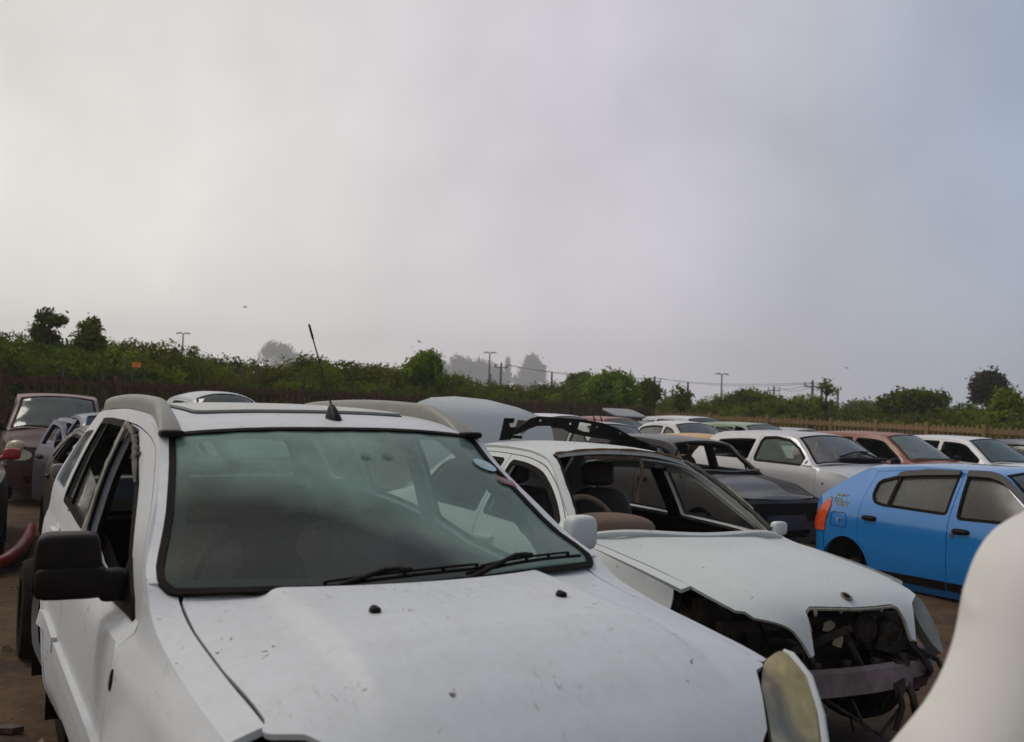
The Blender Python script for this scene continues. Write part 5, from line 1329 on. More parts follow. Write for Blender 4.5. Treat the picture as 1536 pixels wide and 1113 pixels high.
m.build('bonnet', paint('bonnet_white_paint', (.82, .81, .775), .65, coat=0., dust=.22, dustcol=(.48, .44, .30), speck=.1, seed=14), nw)
m = MB(); m.tube([(1.5, .45, .75), (1.0, .40, 1.15)], .006, 6); m.build('bonnet_stay', M_STEEL, nw)

# ------------------------------------------------------------------ loose things on the dirt
g = ground_at(30, 986)
ty = empty('loose_tyre', (g.x + .06, g.y + .05, 0), (0, R(6), R(-62))); tag(ty, 'worn black tyre standing on the dirt left of the off-roader mirror', 'tyre')
w_ = wheel(ty, 0, 0, .31, -1); w_.name = 'tyre'
for c in children(w_): bpy.data.objects.remove(c)
m = MB()
pts = [ground_at(a_, b_, .10) for a_, b_ in ((-120, 858), (-60, 856), (-20, 850), (8, 840), (28, 826), (42, 806), (48, 788))]
m.tube(pts, [.04, .07, .075, .075, .075, .065, .04], 12, flat=.8)
o = m.build('red_bumper', paint('loose_red_paint', (.26, .008, .008), .4, dust=.04, speck=.2), None); tag(o, 'curved red bumper skin lying on the dirt at the left edge', 'bumper')
g = ground_at(8, 1100)
m = MB(); m.prism([(-.08, -.03), (.05, -.035), (.09, 0), (.03, .035), (-.07, .025)], lambda p: Vector((p[0], p[1], .01)), lambda p: Vector((p[0], p[1], .035 + .05 * p[0])))
o = m.build('metal_scrap', M_GREASE, None, recalc=True); o.location = (g.x, g.y, 0); tag(o, 'bent scrap of bare metal on the dirt in the lower left corner', 'scrap')
# ------------------------------------------------------------------ ground
def build_ground():
    m, nt, out = new_mat('dirt')
    tc = nd(nt, 'ShaderNodeTexCoord'); v = tc.outputs['Object']
    r = ramp(nt, [(.3, (.022, .010, .003, 1)), (.5, (.062, .030, .008, 1)), (.72, (.13, .072, .026, 1))]); nt.links.new(noise(nt, v, 1.6, 9, .68, .3), r.inputs[0])
    r2 = ramp(nt, [(.5, 0.), (.66, .8)]); nt.links.new(noise(nt, v, 14, 6, .7), r2.inputs[0])
    c = mixc(nt, r2.outputs[0], r.outputs[0], (.115, .070, .030))
    p = nd(nt, 'ShaderNodeBsdfPrincipled', i_Roughness=.95); nt.links.new(c, p.inputs['Base Color'])
    b = nd(nt, 'ShaderNodeBump', i_Strength=.6, i_Distance=.04); nt.links.new(noise(nt, v, 20, 8, .7), b.inputs['Height']); nt.links.new(b.outputs[0], p.inputs['Normal'])
    nt.links.new(p.outputs[0], out.inputs[0])
    mb = MB()
    xs = np.unique(np.concatenate([np.linspace(-16, 22, 90), np.linspace(-900, 900, 25)])); ys = np.unique(np.concatenate([np.linspace(-4, 40, 100), np.linspace(-60, 1600, 25)]))
    rng = np.random.default_rng(3)
    Z = lambda x, y: .012 * np.sin(x * 1.3 + .5 * np.sin(y * .9)) * np.sin(y * 1.1) + .007 * np.sin(x * 3.7 + y * 2.1)
    vs = [(x, y, float(Z(x, y))) for y in ys for x in xs]; n = len(xs)
    mb.add(vs, [(j * n + i, j * n + i + 1, (j + 1) * n + i + 1, (j + 1) * n + i) for j in range(len(ys) - 1) for i in range(n - 1)])
    tag(mb.build('ground', m, None), kind='structure')
    # gravel and litter near the camera
    gb = MB(); rnd = random.Random(5)
    for i in range(1500):
        x, y = rnd.uniform(-5.5, 3.5), rnd.uniform(1.5, 12)
        s = rnd.choice((.008, .01, .014, .02, .03)) * rnd.uniform(.7, 1.4)
        a = [Vector((rnd.uniform(-1, 1), rnd.uniform(-1, 1), rnd.uniform(.1, 1))).normalized() * s for _ in range(5)]
        o = Vector((x, y, float(Z(x, y))))
        gb.add([o + p for p in a] + [o + Vector((s, 0, 0)), o + Vector((-s, s * .6, 0)), o + Vector((-s * .3, -s, 0))], [(0, 5, 6), (1, 6, 7), (2, 7, 5), (0, 6, 1), (1, 7, 2), (2, 5, 0), (0, 1, 2), (3, 5, 7), (4, 6, 5)])
    o = gb.build('gravel', plain('gravel_stone', (.16, .12, .08), .9, var=.6, scale=3), None, smooth=False); tag(o, 'loose stones and crumbs of dirt scattered over the yard', 'gravel', kind='stuff')
build_ground()

# ------------------------------------------------------------------ fences
def fence(name, label, line, h0, h1, mat, gap, pw, seed, rails, postgap=2.2):
    rng = random.Random(seed)
    root = empty(name, (*line[0], 0)); tag(root, label, 'fence')
    o = Vector((*line[0], 0))
    pk = MB(); pos = MB(); posts = []
    L = [(Vector((*a, 0)), Vector((*b, 0))) for a, b in zip(line, line[1:])]
    tot = sum((b - a).length for a, b in L); s = 0
    pm = []; 
    for a, b in L:
        d = (b - a); n = int(d.length / gap); u = d.normalized(); nr = Vector((u.y, -u.x, 0))
        for i in range(n):
            if rng.random() < .04: continue
            p = a + u * (i * gap + rng.uniform(-.01, .01)); t = (s + i * gap) / tot; h = h0 + (h1 - h0) * t + rng.uniform(-.05, .025)
            w = pw * rng.uniform(.85, 1.08)
            q = p - o; lean = rng.uniform(-.015, .015)
            A = [q - u * w / 2, q + u * w / 2, q + u * (w / 2 + lean) + Vector((0, 0, h)), q - u * (w / 2 - lean) + Vector((0, 0, h - rng.uniform(0, .02)))]
            pk.add([x + nr * .012 for x in A] + [x - nr * .012 for x in A], [(0, 1, 2, 3), (7, 6, 5, 4), (0, 4, 5, 1), (1, 5, 6, 2), (2, 6, 7, 3), (3, 7, 4, 0)])
        k = max(1, int(d.length / postgap))
        for j in range(k + 1):
            p = a + d * (j / k) - o; t = (s + d.length * j / k) / tot
            posts.append((p, h0 + (h1 - h0) * t + .06, nr))
        for rz, rw in rails:
            rb = MB()
            for j in range(k):
                t0 = (s + d.length * j / k) / tot; t1 = (s + d.length * (j + 1) / k) / tot
                ha = h0 + (h1 - h0) * t0; hb = h0 + (h1 - h0) * t1
                rb.bar(a + d * (j / k) - o + nr * .035 + Vector((0, 0, ha - rz)), a + d * ((j + 1) / k) - o + nr * .035 + Vector((0, 0, hb - rz)), .04, rw)
            rb.build('rail', mat, root, smooth=False)
        s += d.length
    pk.build('pickets', mat, root, smooth=False)
    for p, h, nr in posts:
        mb = MB(); mb.box((0, 0, h / 2), (.14, .14, h)); q = mb.build('post', mat, root, smooth=False); q.location = p + nr * .02
        q.rotation_euler = (0, 0, math.atan2(nr.y, nr.x))
    return root

def wood(name, a, b):
    m, nt, out = new_mat(name)
    tc = nd(nt, 'ShaderNodeTexCoord'); mp = nd(nt, 'ShaderNodeMapping'); mp.inputs['Scale'].default_value = (6, 6, .8); nt.links.new(tc.outputs['Object'], mp.inputs[0])
    r = ramp(nt, [(.3, (*a, 1)), (.7, (*b, 1))]); nt.links.new(noise(nt, mp.outputs[0], 1.5, 6, .65, .3), r.inputs[0])
    p = nd(nt, 'ShaderNodeBsdfPrincipled', i_Roughness=.9); nt.links.new(r.outputs[0], p.inputs['Base Color']); nt.links.new(p.outputs[0], out.inputs[0]); return m

LF = [(-22.5, 11.0), (-10.64, 21.0), (-4.0, 29.3), (6.2, 45.0)]
RF = [(6.6, 45.2), (12.4, 39.0), (15.5, 33.0), (23.0, 25.0)]
fence('dark_fence', 'dark brown picket fence running behind the cars from left to centre', LF, 2.0, 2.03, wood('dark_wood', (.038, .018, .006), (.115, .056, .020)), .20, .092, 1, ((.14, .10), (.85, .05), (1.5, .05)))
fence('tan_fence', 'weathered tan picket fence behind the cars on the right', RF, 1.86, 1.72, wood('tan_wood', (.16, .105, .045), (.30, .20, .085)), .19, .105, 2, ((.17, .16), (.75, .10), (1.2, .10)))

# thin steel poles of the wire fence behind the pickets
M_POLE = plain('galvanised_pole', (.085, .08, .075), .6, .2, var=.3, scale=6)
for px, top, Y in ((95, 552, 23), (155, 560, 24.5), (190, 536, 26), (300, 560, 26), (365, 552, 28), (388, 545, 29), (489, 560, 32), (562, 561, 34), (591, 588, 35), (736, 560, 40), (813, 598, 44), (912, 600, 47), (966, 606, 48), (1043, 612, 46), (1134, 616, 42), (1245, 608, 39.5), (1353, 612, 37), (1374, 616, 36.5), (1519, 618, 33)):
    p = at(px, top, Y); mb = MB(); mb.tube([(0, 0, -.1), (0, 0, p.z)], .019, 7); mb.tube([(0, 0, p.z - .12), (.0, 0, p.z - .06)], .030, 7)
    o = mb.build('wire_pole', M_POLE); o.location = (p.x, p.y, 0); tag(o, 'thin steel pole of the wire fence behind the pickets', 'pole', 'wire fence poles')

# ------------------------------------------------------------------ vegetation
def leaf_mat(name, a, b, c):
    m, nt, out = new_mat(name)
    tc = nd(nt, 'ShaderNodeTexCoord'); v = tc.outputs['Object']
    oi = nd(nt, 'ShaderNodeObjectInfo')
    va = nd(nt, 'ShaderNodeVectorMath', operation='ADD'); nt.links.new(v, va.inputs[0])
    cm = nd(nt, 'ShaderNodeCombineXYZ'); nt.links.new(mathn(nt, 'MULTIPLY', oi.outputs['Random'], 40.), cm.inputs[0]); nt.links.new(cm.outputs[0], va.inputs[1])
    n1 = noise(nt, va.outputs[0], 1.1, 3, .6); n2 = noise(nt, va.outputs[0], 9., 2, .6)
    f = mathn(nt, 'ADD', mathn(nt, 'MULTIPLY', n1, .6), mathn(nt, 'MULTIPLY', n2, .4))
    r = ramp(nt, [(.34, (*a, 1)), (.5, (*b, 1)), (.68, (*c, 1))]); nt.links.new(f, r.inputs[0])
    hs = nd(nt, 'ShaderNodeHueSaturation'); nt.links.new(r.outputs[0], hs.inputs['Color'])
    vv = mathn(nt, 'MULTIPLY_ADD', oi.outputs['Random'], .6); vv.node.inputs[2].default_value = .7; nt.links.new(vv, hs.inputs['Value'])
    hh = mathn(nt, 'MULTIPLY_ADD', oi.outputs['Random'], .05); hh.node.inputs[2].default_value = .475; nt.links.new(hh, hs.inputs['Hue'])
    d = nd(nt, 'ShaderNodeBsdfPrincipled', i_Roughness=.6); nt.links.new(hs.outputs[0], d.inputs['Base Color']); d.inputs['Specular IOR Level'].default_value = .10
    t = nd(nt, 'ShaderNodeBsdfTranslucent'); nt.links.new(hs.outputs[0], t.inputs[0])
    mx = nd(nt, 'ShaderNodeMixShader', i_0=.25); nt.links.new(d.outputs[0], mx.inputs[1]); nt.links.new(t.outputs[0], mx.inputs[2]); nt.links.new(mx.outputs[0], out.inputs[0])
    return m
LM = [leaf_mat('leaf_dark', (.024, .036, .001), (.094, .118, .003), (.215, .230, .006)),
      leaf_mat('leaf_olive', (.042, .052, .002), (.118, .142, .004), (.235, .250, .010)),
      leaf_mat('leaf_bright', (.056, .085, .002), (.150, .190, .004), (.270, .310, .010))]
M_BARK = plain('bark', (.05, .038, .028), .9, var=.4, scale=12, bump=.4)

def leaves(mb, blobs, n, size, seed, hollow=.55, up=.25, tuft=13, spread=1.25):
    """n leaf sprays scattered through the outer volume of the blobs"""
    rng = np.random.default_rng(seed)
    B = np.array([(*c, *r) for c, r in blobs]); vol = B[:, 3] * B[:, 4] + B[:, 4] * B[:, 5] + B[:, 3] * B[:, 5]
    k = rng.choice(len(B), n, p=vol / vol.sum())
    d = rng.normal(size=(n, 3)); d /= np.linalg.norm(d, axis=1)[:, None]
    rad = hollow + (1 - hollow) * rng.random(n) ** .6
    rad *= 1 + .10 * rng.normal(size=n)
    T = max(4, n // tuft)                        # leaves sit in tufts, so the outline stays ragged
    j = rng.integers(0, T, n)
    P = (B[k, :3] + d * B[k, 3:] * rad[:, None])[j] + rng.normal(size=(n, 3)) * size * spread; d = d[j]
    keep = P[:, 2] > .02; P = P[keep]; d = d[keep]; n = len(P)
    N = d * .8 + rng.normal(size=(n, 3)) * .75 + np.array([0, 0, up]); N /= np.linalg.norm(N, axis=1)[:, None]
    U = np.cross(N, rng.normal(size=(n, 3))); U /= np.linalg.norm(U, axis=1)[:, None]; W = np.cross(N, U)
    s = size * rng.uniform(.55, 1.35, n)[:, None]
    A = P - U * s; Bp = P + W * s * .48 + N * s * .12; C = P + U * s - N * s * .15; D = P - W * s * .48 + N * s * .12
    V = np.stack([A, Bp, C, D], 1).reshape(-1, 3); o = len(mb.v)
    mb.v += [tuple(p) for p in V.tolist()]; F = (np.arange(n)[:, None] * 4 + np.array([0, 1, 2, 3]) + o).tolist()
    mb.f += [tuple(f) for f in F]; mb.m += [0] * n

def shrub_proto(seed, mat, w=1.6, h=3.2, n=10500, size=.062, twig=True):
    """rounded wild shrub about 2w wide and h tall, standing on its origin"""
    rng = random.Random(seed); blobs = []
    for i in range(16):
        a = rng.uniform(0, 2 * math.pi); rr = rng.uniform(.2, .85) * w; z = rng.uniform(.25, .82) * h
        k = rng.uniform(.28, .46) * w * (1.15 - .45 * z / h)
        rr *= (1 - .55 * max(0, z / h - .5) / .5)
        blobs.append(((rr * math.cos(a), rr * math.sin(a), z), (k, k, k * rng.uniform(.7, 1.0))))
    blobs.append(((0, 0, h * .5), (w * .6, w * .6, h * .40)))
    for i in range(5): blobs.append(((rng.uniform(-.5, .5) * w, rng.uniform(-.4, .4) * w, h * rng.uniform(.84, .95)), (w * .20, w * .20, h * .09)))
    mb = MB(); leaves(mb, blobs, n, size, seed)
    if twig:                                    # shoots breaking the outline
        rg = np.random.default_rng(seed + 9)
        for i in range(7):
            x, y = rng.uniform(-.7, .7) * w, rng.uniform(-.6, .6) * w; z0 = h * rng.uniform(.76, .90); L = rng.uniform(.15, .38)
            leaves(mb, [((x + .04 * j, y, z0 + L * j / 6), (.07, .07, .06)) for j in range(7)], 26, size * .75, seed * 31 + i)
    return mb
TR = {}
def proto(key, fn, mat):
    if key not in TR:
        mb = fn(); me_o = mb.build('crown', mat, None, smooth=False); TR[key] = me_o.data; bpy.data.objects.remove(me_o)
    return TR[key]
def trunk_mesh(key, h, r, limbs, seed):
    if key not in TR:
        rng = random.Random(seed); mb = MB()
        mb.tube([(0, 0, -.1), (rng.uniform(-.1, .1), rng.uniform(-.1, .1), h * .4), (rng.uniform(-.2, .2), rng.uniform(-.1, .1), h * .75), (rng.uniform(-.2, .2), 0, h)], [r, r * .8, r * .55, r * .25], 8)
        for i in range(limbs):
            z = h * rng.uniform(.35, .8); a = rng.uniform(0, 6.28); L = h * rng.uniform(.25, .45)
            mb.tube([(0, 0, z), (L * .5 * math.cos(a), L * .5 * math.sin(a), z + L * .35), (L * math.cos(a), L * math.sin(a), z + L * .75)], [r * .5, r * .32, r * .1], 6)
        o = mb.build('trunk', M_BARK); TR[key] = o.data; bpy.data.objects.remove(o)
    return TR[key]

def plant(name, label, cat, group, loc, sc, rz, crown, trunk):
    root = empty(name, loc, (0, 0, rz)); root.scale = sc; tag(root, label, cat, group)
    c = bpy.data.objects.new('crown', crown); link(c); c.parent = root
    if trunk is not None:
        t = bpy.data.objects.new('trunk', trunk); link(t); t.parent = root
    return root

SKY = [(-60, 486), (0, 492), (30, 507), (60, 506), (100, 506), (160, 510), (200, 513), (250, 520), (300, 529), (350, 534), (400, 542), (440, 538), (480, 533), (520, 536), (550, 541), (585, 547), (610, 548), (640, 550), (690, 560), (730, 566), (780, 570), (830, 574), (860, 572), (900, 580), (960, 592), (1000, 598), (1040, 600), (1080, 594), (1110, 592), (1150, 588), (1190, 594), (1220, 597), (1260, 606), (1300, 610), (1340, 606), (1380, 604), (1420, 604), (1460, 606), (1500, 606), (1560, 600)]
sky = Crv(SKY)
fd = Crv([(-80, 18.5), (0, 21.5), (300, 25.5), (560, 30), (760, 37), (960, 46), (1060, 44), (1250, 40), (1480, 34), (1620, 31)])
rng = random.Random(21)
SH = [proto('sh%d' % i, (lambda i=i: shrub_proto(100 + i, None)), LM[(0, 1, 0, 2, 1, 0)[i]]) for i in range(6)]
ST = trunk_mesh('shrub_trunk', 2.2, .07, 5, 3)
px = -50
k = 0
while px < 1590:                                   # rear row reaches the skyline, front rows step down to the fence
    for row, (dy, dd) in enumerate(((0, 7.5), (14, 4.8), (30, 2.6))):
        x = px + rng.uniform(-10, 10) + row * 9; Y = fd(x) + dd + rng.uniform(-.5, .6)
        top = sky(x) + dy * (1.0 if x < 700 else .8) + rng.uniform(-4, 5); p = at(x, top, Y)
        h = max(1.9, p.z); s = h / 3.25; w = s * rng.uniform(.85, 1.2) * (1.0 if Y < 34 else 1.25)
        i = rng.choice((0, 1, 2, 4, 5, 0, 1, 3) if row else (0, 1, 2, 4, 5, 0, 4))
        plant('shrub', 'leafy green shrub in the dense thicket behind the picket fence', 'shrub', 'shrubs of the thicket behind the fence', (p.x, p.y, 0), (w, w, s), rng.uniform(0, 6.28), SH[i], ST)
        k += 1
    px += 36 if px < 500 else 34

def crown_tree(name, label, px, top, base, halfpx, Y, mat, seed, kind='round', n=3000, size=.11, group=None, cat='tree'):
    """a tree of its own kind: crown from pixel `top` to `base`, halfpx wide, standing at depth Y"""
    pt = at(px, top, Y); pb = at(px, base, Y); h = pt.z; hb = max(.3, pb.z); w = halfpx * Y / CF
    rg = random.Random(seed); mb = MB(); bl = []
    if kind == 'round':
        for i in range(22):
            a = rg.uniform(0, 6.28); t = rg.random(); z = hb + (h - hb) * (.15 + .72 * t); rr = w * rg.uniform(.2, .72) * math.sqrt(max(.1, 1 - (2 * t - .9) ** 2)); q = w * rg.uniform(.24, .36)
            bl.append(((rr * math.cos(a), rr * math.sin(a), z), (q, q, q * .75)))
    elif kind == 'umbrella':
        for i in range(24):
            a = rg.uniform(0, 6.28); rr = w * math.sqrt(rg.random()) * .85; z = h - (h - hb) * (.22 + .35 * (rr / w) ** 2 + rg.uniform(-.05, .2)); q = w * rg.uniform(.16, .26)
            bl.append(((rr * math.cos(a), rr * math.sin(a), z), (q, q, (h - hb) * .17)))
    elif kind == 'cone':
        for i in range(26):
            t = i / 25; z = hb + (h - hb) * t; r = w * (1 - t) ** .8 * .8 + .04 * w
            for j in range(4):
                a = rg.uniform(0, 6.28); bl.append(((r * .6 * math.cos(a), r * .6 * math.sin(a), z), (r * .5, r * .5, (h - hb) * .035)))
    elif kind == 'sparse':
        for (dx, dz, q) in ((-.35, .72, .34), (-.15, .90, .30), (.42, .62, .34), (.62, .70, .26), (-.7, .25, .30), (-.45, .12, .26), (.25, .10, .30), (.5, .02, .22), (.05, .78, .18), (-.1, .3, .16)):
            for _ in range(6):
                e = .55 * q; c = (dx + rg.uniform(-e, e), dz + rg.uniform(-e, e) * .55)
                bl.append(((c[0] * w, rg.uniform(-.3, .3) * w, hb + (h - hb) * c[1]), (q * w * .34, q * w * .34, q * w * .22)))
    elif kind == 'column':
        for i in range(20):
            t = rg.random(); z = hb + (h - hb) * (.05 + .88 * t); r = w * (1 - .65 * t ** 2.0)
            a = rg.uniform(0, 6.28); bl.append(((r * .5 * math.cos(a), r * .5 * math.sin(a), z), (r * .5, r * .5, r * .55)))
    leaves(mb, bl, int(n * 1.6) if Y < 100 else n, size * (.74 if Y < 100 else 1), seed, hollow=.45)
    root = empty(name, (pt.x, pt.y, 0), (0, 0, 0)); tag(root, label, cat, group)
    mb.build('crown', mat, root, smooth=False)
    tb = MB(); H_ = h * .93; rg2 = random.Random(seed + 1)
    tb.tube([(0, 0, -.1), (.02 * w, 0, hb * .6), (0, .02, hb + (h - hb) * .4), (0, 0, hb + (h - hb) * .8)], [.05 * w + .06, .04 * w + .05, .03 * w + .03, .02], 8)
    for b in bl[::2]:
        c = Vector(b[0]); z0 = max(hb * .55, c.z - Vector((c.x, c.y, 0)).length * .8)
        tb.tube([(0, 0, z0), (c.x * .5, c.y * .5, z0 + (c.z - z0) * .6), tuple(c)], [.02 * w + .025, .015 * w + .015, .012], 5)
    tb.build('trunk', M_BARK, root)
    return root

crown_tree('gum_tree', 'tall thin tree with separate leaf tufts at the far left skyline', 74, 468, 510, 24, 30, LM[0], 31, 'sparse', 900, .10)
crown_tree('column_tree', 'dense pointed tree right of the tufted one on the left skyline', 136, 481, 530, 18, 30, LM[0], 32, 'column', 1900, .11)
crown_tree('laurel_tree', 'leafy square-headed tree left of the raised boot lid', 640, 528, 590, 33, 36, LM[2], 33, 'round', 2600, .13)
crown_tree('round_tree', 'big bright round bush tree right of the raised boot lid', 922, 561, 614, 52, 45, LM[2], 34, 'round', 4200, .14)
crown_tree('dark_tree', 'flat-topped dark tree just left of the big round one', 872, 557, 590, 22, 58, LM[0], 35, 'umbrella', 1500, .14)
crown_tree('spreading_tree', 'low dark tree to the right of the big round one', 975, 572, 612, 26, 47, LM[0], 36, 'round', 1800, .13)
crown_tree('dome_tree', 'domed dark green tree in the thicket above the silver car', 1128, 585, 625, 46, 52, LM[1], 37, 'umbrella', 3000, .15)
crown_tree('acacia_tree', 'flat umbrella-shaped dark tree above the white car at right', 1372, 587, 622, 52, 44, LM[0], 38, 'umbrella', 3600, .14)
crown_tree('purple_tree', 'tall reddish dark tree on the right skyline', 1482, 559, 606, 44, 58, leaf_mat('leaf_purple', (.018, .014, .010), (.036, .032, .016), (.058, .060, .026)), 39, 'round', 3600, .17)
crown_tree('lime_shrub', 'bright yellow-green shrub at the right edge below the reddish tree', 1512, 583, 640, 34, 37, LM[2], 40, 'round', 2600, .12)
crown_tree('young_gum', 'slender pale-stemmed sapling with few leaves at right of centre', 1240, 573, 612, 20, 44, LM[2], 41, 'sparse', 260, .12)
crown_tree('palm_shrub', 'spiky small shrub on the skyline beside the power poles', 1022, 585, 610, 12, 46, LM[0], 42, 'sparse', 260, .16)
crown_tree('misty_acacia', 'pale misty tree standing beyond the thicket left of the aerial', 420, 513, 562, 38, 960, LM[0], 43, 'round', 3600, 1.5)
for i, (px_, tp_, hw_) in enumerate(((690, 534, 26), (720, 537, 24), (655, 538, 24), (745, 548, 18), (790, 552, 20))):
    crown_tree('misty_tree', 'round tree fading into the mist behind the middle of the thicket', px_, tp_, 592, hw_ * 1.1, 1000 + 20 * i, LM[0], 50 + i, 'round', 2800, 1.7, group='misty trees beyond the thicket')
crown_tree('misty_conifer', 'narrow layered conifer fading into the mist', 762, 536, 572, 9, 1060, LM[0], 60, 'cone', 3400, .75)
crown_tree('misty_giant', 'tallest misty tree with a leaning pointed top, right of the conifer', 799, 530, 574, 21, 1080, LM[0], 61, 'column', 4200, 1.7)
crown_tree('misty_spire', 'thin spire-shaped tree at the right shoulder of the tallest misty tree', 815, 541, 572, 6, 1090, LM[0], 62, 'cone', 2200, .75)
for i, (px_, tp_) in enumerate(((500, 548), (560, 552), (1010, 602), (1290, 612), (1335, 604))):
    crown_tree('far_tree', 'round tree showing over the thicket from farther back', px_, tp_, 620, 30, 95, LM[0], 70 + i, 'round', 1500, .3, group='trees beyond the thicket')

# distant low bush line closing the horizon
gb = MB(); rg = random.Random(8)
bl = [((rg.uniform(-220, 220), rg.uniform(170, 820), rg.uniform(0, 1.2)), (rg.uniform(5, 11), rg.uniform(4, 7), rg.uniform(1.6, 3.0))) for _ in range(120)]
leaves(gb, bl, 14000, .6, 5); o = gb.build('bushland', LM[0], None, smooth=False); tag(o, 'low hazy bushland far beyond the fence', 'bushland', kind='stuff')
# rank grass along the fence foot
gb = MB(); rg = np.random.default_rng(4)
for a, b in list(zip(LF, LF[1:])) + list(zip(RF, RF[1:])):
    n = 2600; t = rg.random(n); P = np.array(a)[None] * (1 - t[:, None]) + np.array(b)[None] * t[:, None]; u = np.array(b) - np.array(a); u /= np.linalg.norm(u); nr = np.array([-u[1], u[0]])
    P = P + nr[None] * rg.uniform(-.3, 2.6, n)[:, None] + 0
    h = rg.uniform(.3, 1.3, n); dx = rg.normal(size=(n, 2)) * .12
    for q, hh, d in zip(P, h, dx): gb.add([(q[0] - .012, q[1], 0), (q[0] + .012, q[1], 0), (q[0] + d[0], q[1] + d[1], hh)], [(0, 1, 2)])
o = gb.build('grass', LM[1], None, smooth=False); tag(o, 'rank grass growing along the foot of the fences', 'grass', kind='stuff')

# ------------------------------------------------------------------ lamps, power poles, sign, birds
M_MAST = plain('mast_grey', (.10, .10, .105), .6, var=.2)
for px_, tp_, Y, lab in ((275, 500, 130, 'thin twin-headed lamp mast on the left skyline'), (735, 529, 140, 'thin lamp mast before the misty trees'), (1083, 561, 135, 'tall lamp mast standing alone right of centre')):
    p = at(px_, tp_, Y); root = empty('lamp_mast', (p.x, p.y, 0)); tag(root, lab, 'street lamp')
    m = MB(); m.tube([(0, 0, 0), (0, 0, p.z * .5), (0, 0, p.z)], [.16, .12, .09], 8); m.build('mast', M_MAST, root)
    for s in (-1, 1):
        m = MB(); m.sq((s * .55, 0, p.z + .02), (.75, .35, .16), .6, rot=(0, s * R(8), 0)); m.bar((0, 0, p.z - .05), (s * .4, 0, p.z), .08, .08); m.build('lamp_head', M_MAST, root)
poles = []
for px_, tp_, Y, arm in ((752, 545, 120, 1), (828, 558, 130, 0), (982, 566, 120, 1), (998, 584, 125, 0), (1032, 574, 110, 0), (1161, 580, 130, 1), (1219, 572, 95, 1), (1233, 574, 96, 0), (1257, 583, 110, 0), (1294, 602, 120, 0)):
    p = at(px_, tp_, Y); root = empty('power_pole', (p.x, p.y, 0)); tag(root, 'thin dark power pole poking up over the thicket', 'pole', 'power poles on the skyline')
    m = MB(); m.tube([(0, 0, 0), (0, 0, p.z)], [.16, .12], 8); m.build('pole', M_MAST, root)
    if arm:
        m = MB(); m.bar((-.8, 0, p.z - .5), (.8, 0, p.z - .5), .10, .12); m.build('crossarm', M_MAST, root)
        for q in (-.7, 0, .7):
            m = MB(); m.tube([(q, 0, p.z - .45), (q, 0, p.z - .1 if q else p.z + .15)], .06, 6); m.build('insulator', M_MAST, root)
        poles.append((p.x, p.y, p.z))
poles.sort()
for j, lab in ((0, 'lower sagging power line across the right skyline'), (1, 'upper sagging power line across the right skyline')):
    m = MB()
    for a, b in zip(poles, poles[1:]):
        A = Vector(a) + Vector((j * .7, 0, -.1 - (1 - j) * .0)); B = Vector(b) + Vector((j * .7, 0, -.1)); 
        m.tube([A.lerp(B, t) - Vector((0, 0, (1.2 + .5 * j) * 4 * t * (1 - t) * .35)) for t in np.linspace(0, 1, 9)], .022, 5)
    o = m.build('power_line', M_MAST); tag(o, lab, 'cable')
p = at(205, 547, 25.2); root = empty('notice_board', (p.x, p.y, 0)); tag(root, 'small blank orange board on a stake in the thicket at left', 'sign')
m = MB(); m.box((0, 0, p.z), (.21, .02, .13)); m.build('board', plain('orange_board', (.80, .24, .02), .6, var=.2), root, smooth=False)
m = MB(); m.tube([(-.11, .02, 0), (-.11, .02, p.z + .05)], .02, 6); m.build('stake', M_POLE, root)
M_BIRD = plain('bird_feather', (.02, .02, .024), .8)
for px_, tp_, Y, sp, rz, lab in ((629, 513, 45, .34, 1.2, 'dark swallow in flight above the middle of the thicket'), (367, 461, 70, .42, .3, 'bird gliding high left of the roof aerial'), (258, 435, 90, .40, 2., 'tiny bird high over the lamp mast on the left'), (1270, 552, 70, .42, .9, 'bird flying over the right part of the thicket')):
    p = at(px_, tp_, Y); m = MB()
    m.tube([(.45 * sp, 0, 0), (.3 * sp, 0, .01), (0, 0, .015), (-.3 * sp, 0, .0)], [.01, .05 * sp + .005, .07 * sp, .015], 8)
    for s in (-1, 1):
        m.add([(.16 * sp, s * .04 * sp, .01), (-.08 * sp, s * .04 * sp, .01), (.02 * sp, s * .32 * sp, .10 * sp), (.18 * sp, s * .30 * sp, .11 * sp), (-.14 * sp, s * .62 * sp, .06 * sp)], [(0, 1, 2, 3), (3, 2, 4)])
        m.add([(-.26 * sp, s * .005, 0), (-.26 * sp, s * .05 * sp, 0), (-.55 * sp, s * .12 * sp, 0)], [(0, 1, 2)])
    o = m.build('bird', M_BIRD); o.location = p; o.rotation_euler = (R(25), R(-10), rz); tag(o, lab, 'bird')

# ------------------------------------------------------------------ haze, sky, sun, camera
HAZE = .00085
if HAZE:
    m, nt, out = new_mat('mist')
    pv = nd(nt, 'ShaderNodeVolumePrincipled'); pv.inputs['Color'].default_value = (.93, .94, .96, 1); pv.inputs['Density'].default_value = HAZE; pv.inputs['Anisotropy'].default_value = .2
    nt.links.new(pv.outputs[0], out.inputs['Volume'])
    mb = MB(); mb.box((0, 555, 36.), (1500, 1150, 76.)); o = mb.build('haze', m, None, smooth=False); tag(o, 'thin morning mist hanging over the yard and the trees', 'haze', kind='stuff')

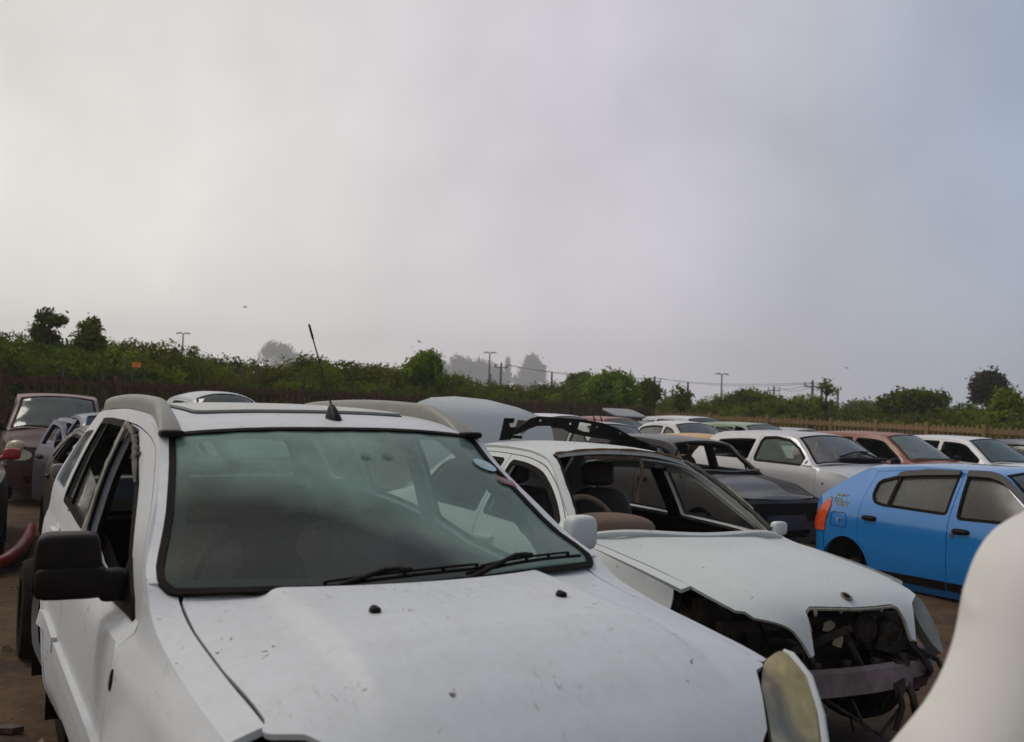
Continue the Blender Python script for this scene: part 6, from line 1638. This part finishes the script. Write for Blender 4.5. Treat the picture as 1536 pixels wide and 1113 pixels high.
SUN_EL, SUN_AZ = R(54), R(-68)                    # azimuth measured from the view direction (+Y) towards +X
w = bpy.data.worlds.new('World'); scene.world = w; w.use_nodes = True
nt = w.node_tree; nt.nodes.clear()
out = nt.nodes.new('ShaderNodeOutputWorld'); bg = nt.nodes.new('ShaderNodeBackground')
sk = nd(nt, 'ShaderNodeTexSky', sky_type='NISHITA', sun_disc=False); sk.sun_elevation = SUN_EL; sk.sun_rotation = SUN_AZ
tc = nd(nt, 'ShaderNodeTexCoord'); v = tc.outputs['Generated']
sx = nd(nt, 'ShaderNodeSeparateXYZ'); nt.links.new(v, sx.inputs[0])
n1 = noise(nt, v, 2.1, 4, .5, .25); n2 = noise(nt, v, 5.5, 3, .5, .2)
# cloud cover: brighter and warmer to the left, blue-grey to the right
az = mathn(nt, 'ADD', sx.outputs[0], mathn(nt, 'MULTIPLY_ADD', n1, .34)); az.node.inputs[1].links[0].from_node.inputs[2].default_value = -.17
fz = mathn(nt, 'MULTIPLY_ADD', az, .80); fz.node.inputs[2].default_value = .5
rc = ramp(nt, [(.05, (.72, .685, .645, 1)), (.30, (.67, .64, .625, 1)), (.52, (.575, .545, .60, 1)), (.70, (.435, .445, .51, 1)), (.86, (.30, .36, .465, 1)), (1., (.25, .325, .45, 1))])
nt.links.new(fz, rc.inputs[0])
pz = mathn(nt, 'MULTIPLY_ADD', n2, .5); pz.node.inputs[2].default_value = .75
c = mixc(nt, 1., rc.outputs[0], (1.0, .985, .955), 'MULTIPLY')
cb = nd(nt, 'ShaderNodeCombineColor')
for i in range(3): nt.links.new(pz, cb.inputs[i])
c = mixc(nt, 1., c, cb.outputs[0], 'MULTIPLY')
lo_ = ramp(nt, [(.0, 1.28), (.30, 1.)]); nt.links.new(mathn(nt, 'ABSOLUTE', sx.outputs[2]), lo_.inputs[0])
lx = ramp(nt, [(.30, 1.), (.72, 0.)]); lxm = mathn(nt, 'MULTIPLY_ADD', sx.outputs[0], .8); lxm.node.inputs[2].default_value = .5; nt.links.new(lxm, lx.inputs[0])
c = mixc(nt, lx.outputs[0], c, mixc(nt, 1., c, lo_.outputs[0], 'MULTIPLY'))
# unseen sky dimmed behind the viewer and overhead to set the cars' brightness
bk = ramp(nt, [(.30, .72), (.80, 1.25)]); bk_ = mathn(nt, 'MULTIPLY_ADD', sx.outputs[1], .5); bk_.node.inputs[2].default_value = .5; nt.links.new(bk_, bk.inputs[0])
c = mixc(nt, 1., c, bk.outputs[0], 'MULTIPLY')
sc_ = nd(nt, 'ShaderNodeVectorMath', operation='SCALE'); sc_.inputs['Scale'].default_value = 10.; nt.links.new(c, sc_.inputs[0])
mx = mixc(nt, .92, sk.outputs[0], sc_.outputs[0])
nt.links.new(mx, bg.inputs[0]); bg.inputs[1].default_value = .1
nt.links.new(bg.outputs[0], out.inputs[0])

sl = bpy.data.lights.new('sun', 'SUN'); sl.energy = 1.05; sl.angle = R(20); sl.color = (1, .94, .86)
so = bpy.data.objects.new('sun', sl); link(so)
d = Vector((math.sin(SUN_AZ) * math.cos(SUN_EL), math.cos(SUN_AZ) * math.cos(SUN_EL), math.sin(SUN_EL)))
so.rotation_euler = (-d).to_track_quat('-Z', 'Y').to_euler(); so.location = (0, 0, 30)

cam = bpy.data.cameras.new('camera'); co = bpy.data.objects.new('camera', cam); link(co)
cam.sensor_width = 36; cam.lens = CF / 1536 * 36; cam.clip_end = 4000; cam.clip_start = .05
mat = Matrix((_rt, _up, -_fw)).transposed().to_4x4(); mat.translation = (0, 0, CH); co.matrix_world = mat
cam.dof.use_dof = True; cam.dof.focus_distance = 6.0; cam.dof.aperture_fstop = 4.0
scene.camera = co
vs_ = scene.view_settings; vs_.view_transform = 'Standard'; vs_.look = 'None'; vs_.exposure = 0; vs_.gamma = 1; vs_.use_curve_mapping = False
scene.cycles.max_bounces = 8; scene.cycles.transparent_max_bounces = 16; scene.cycles.volume_bounces = 2
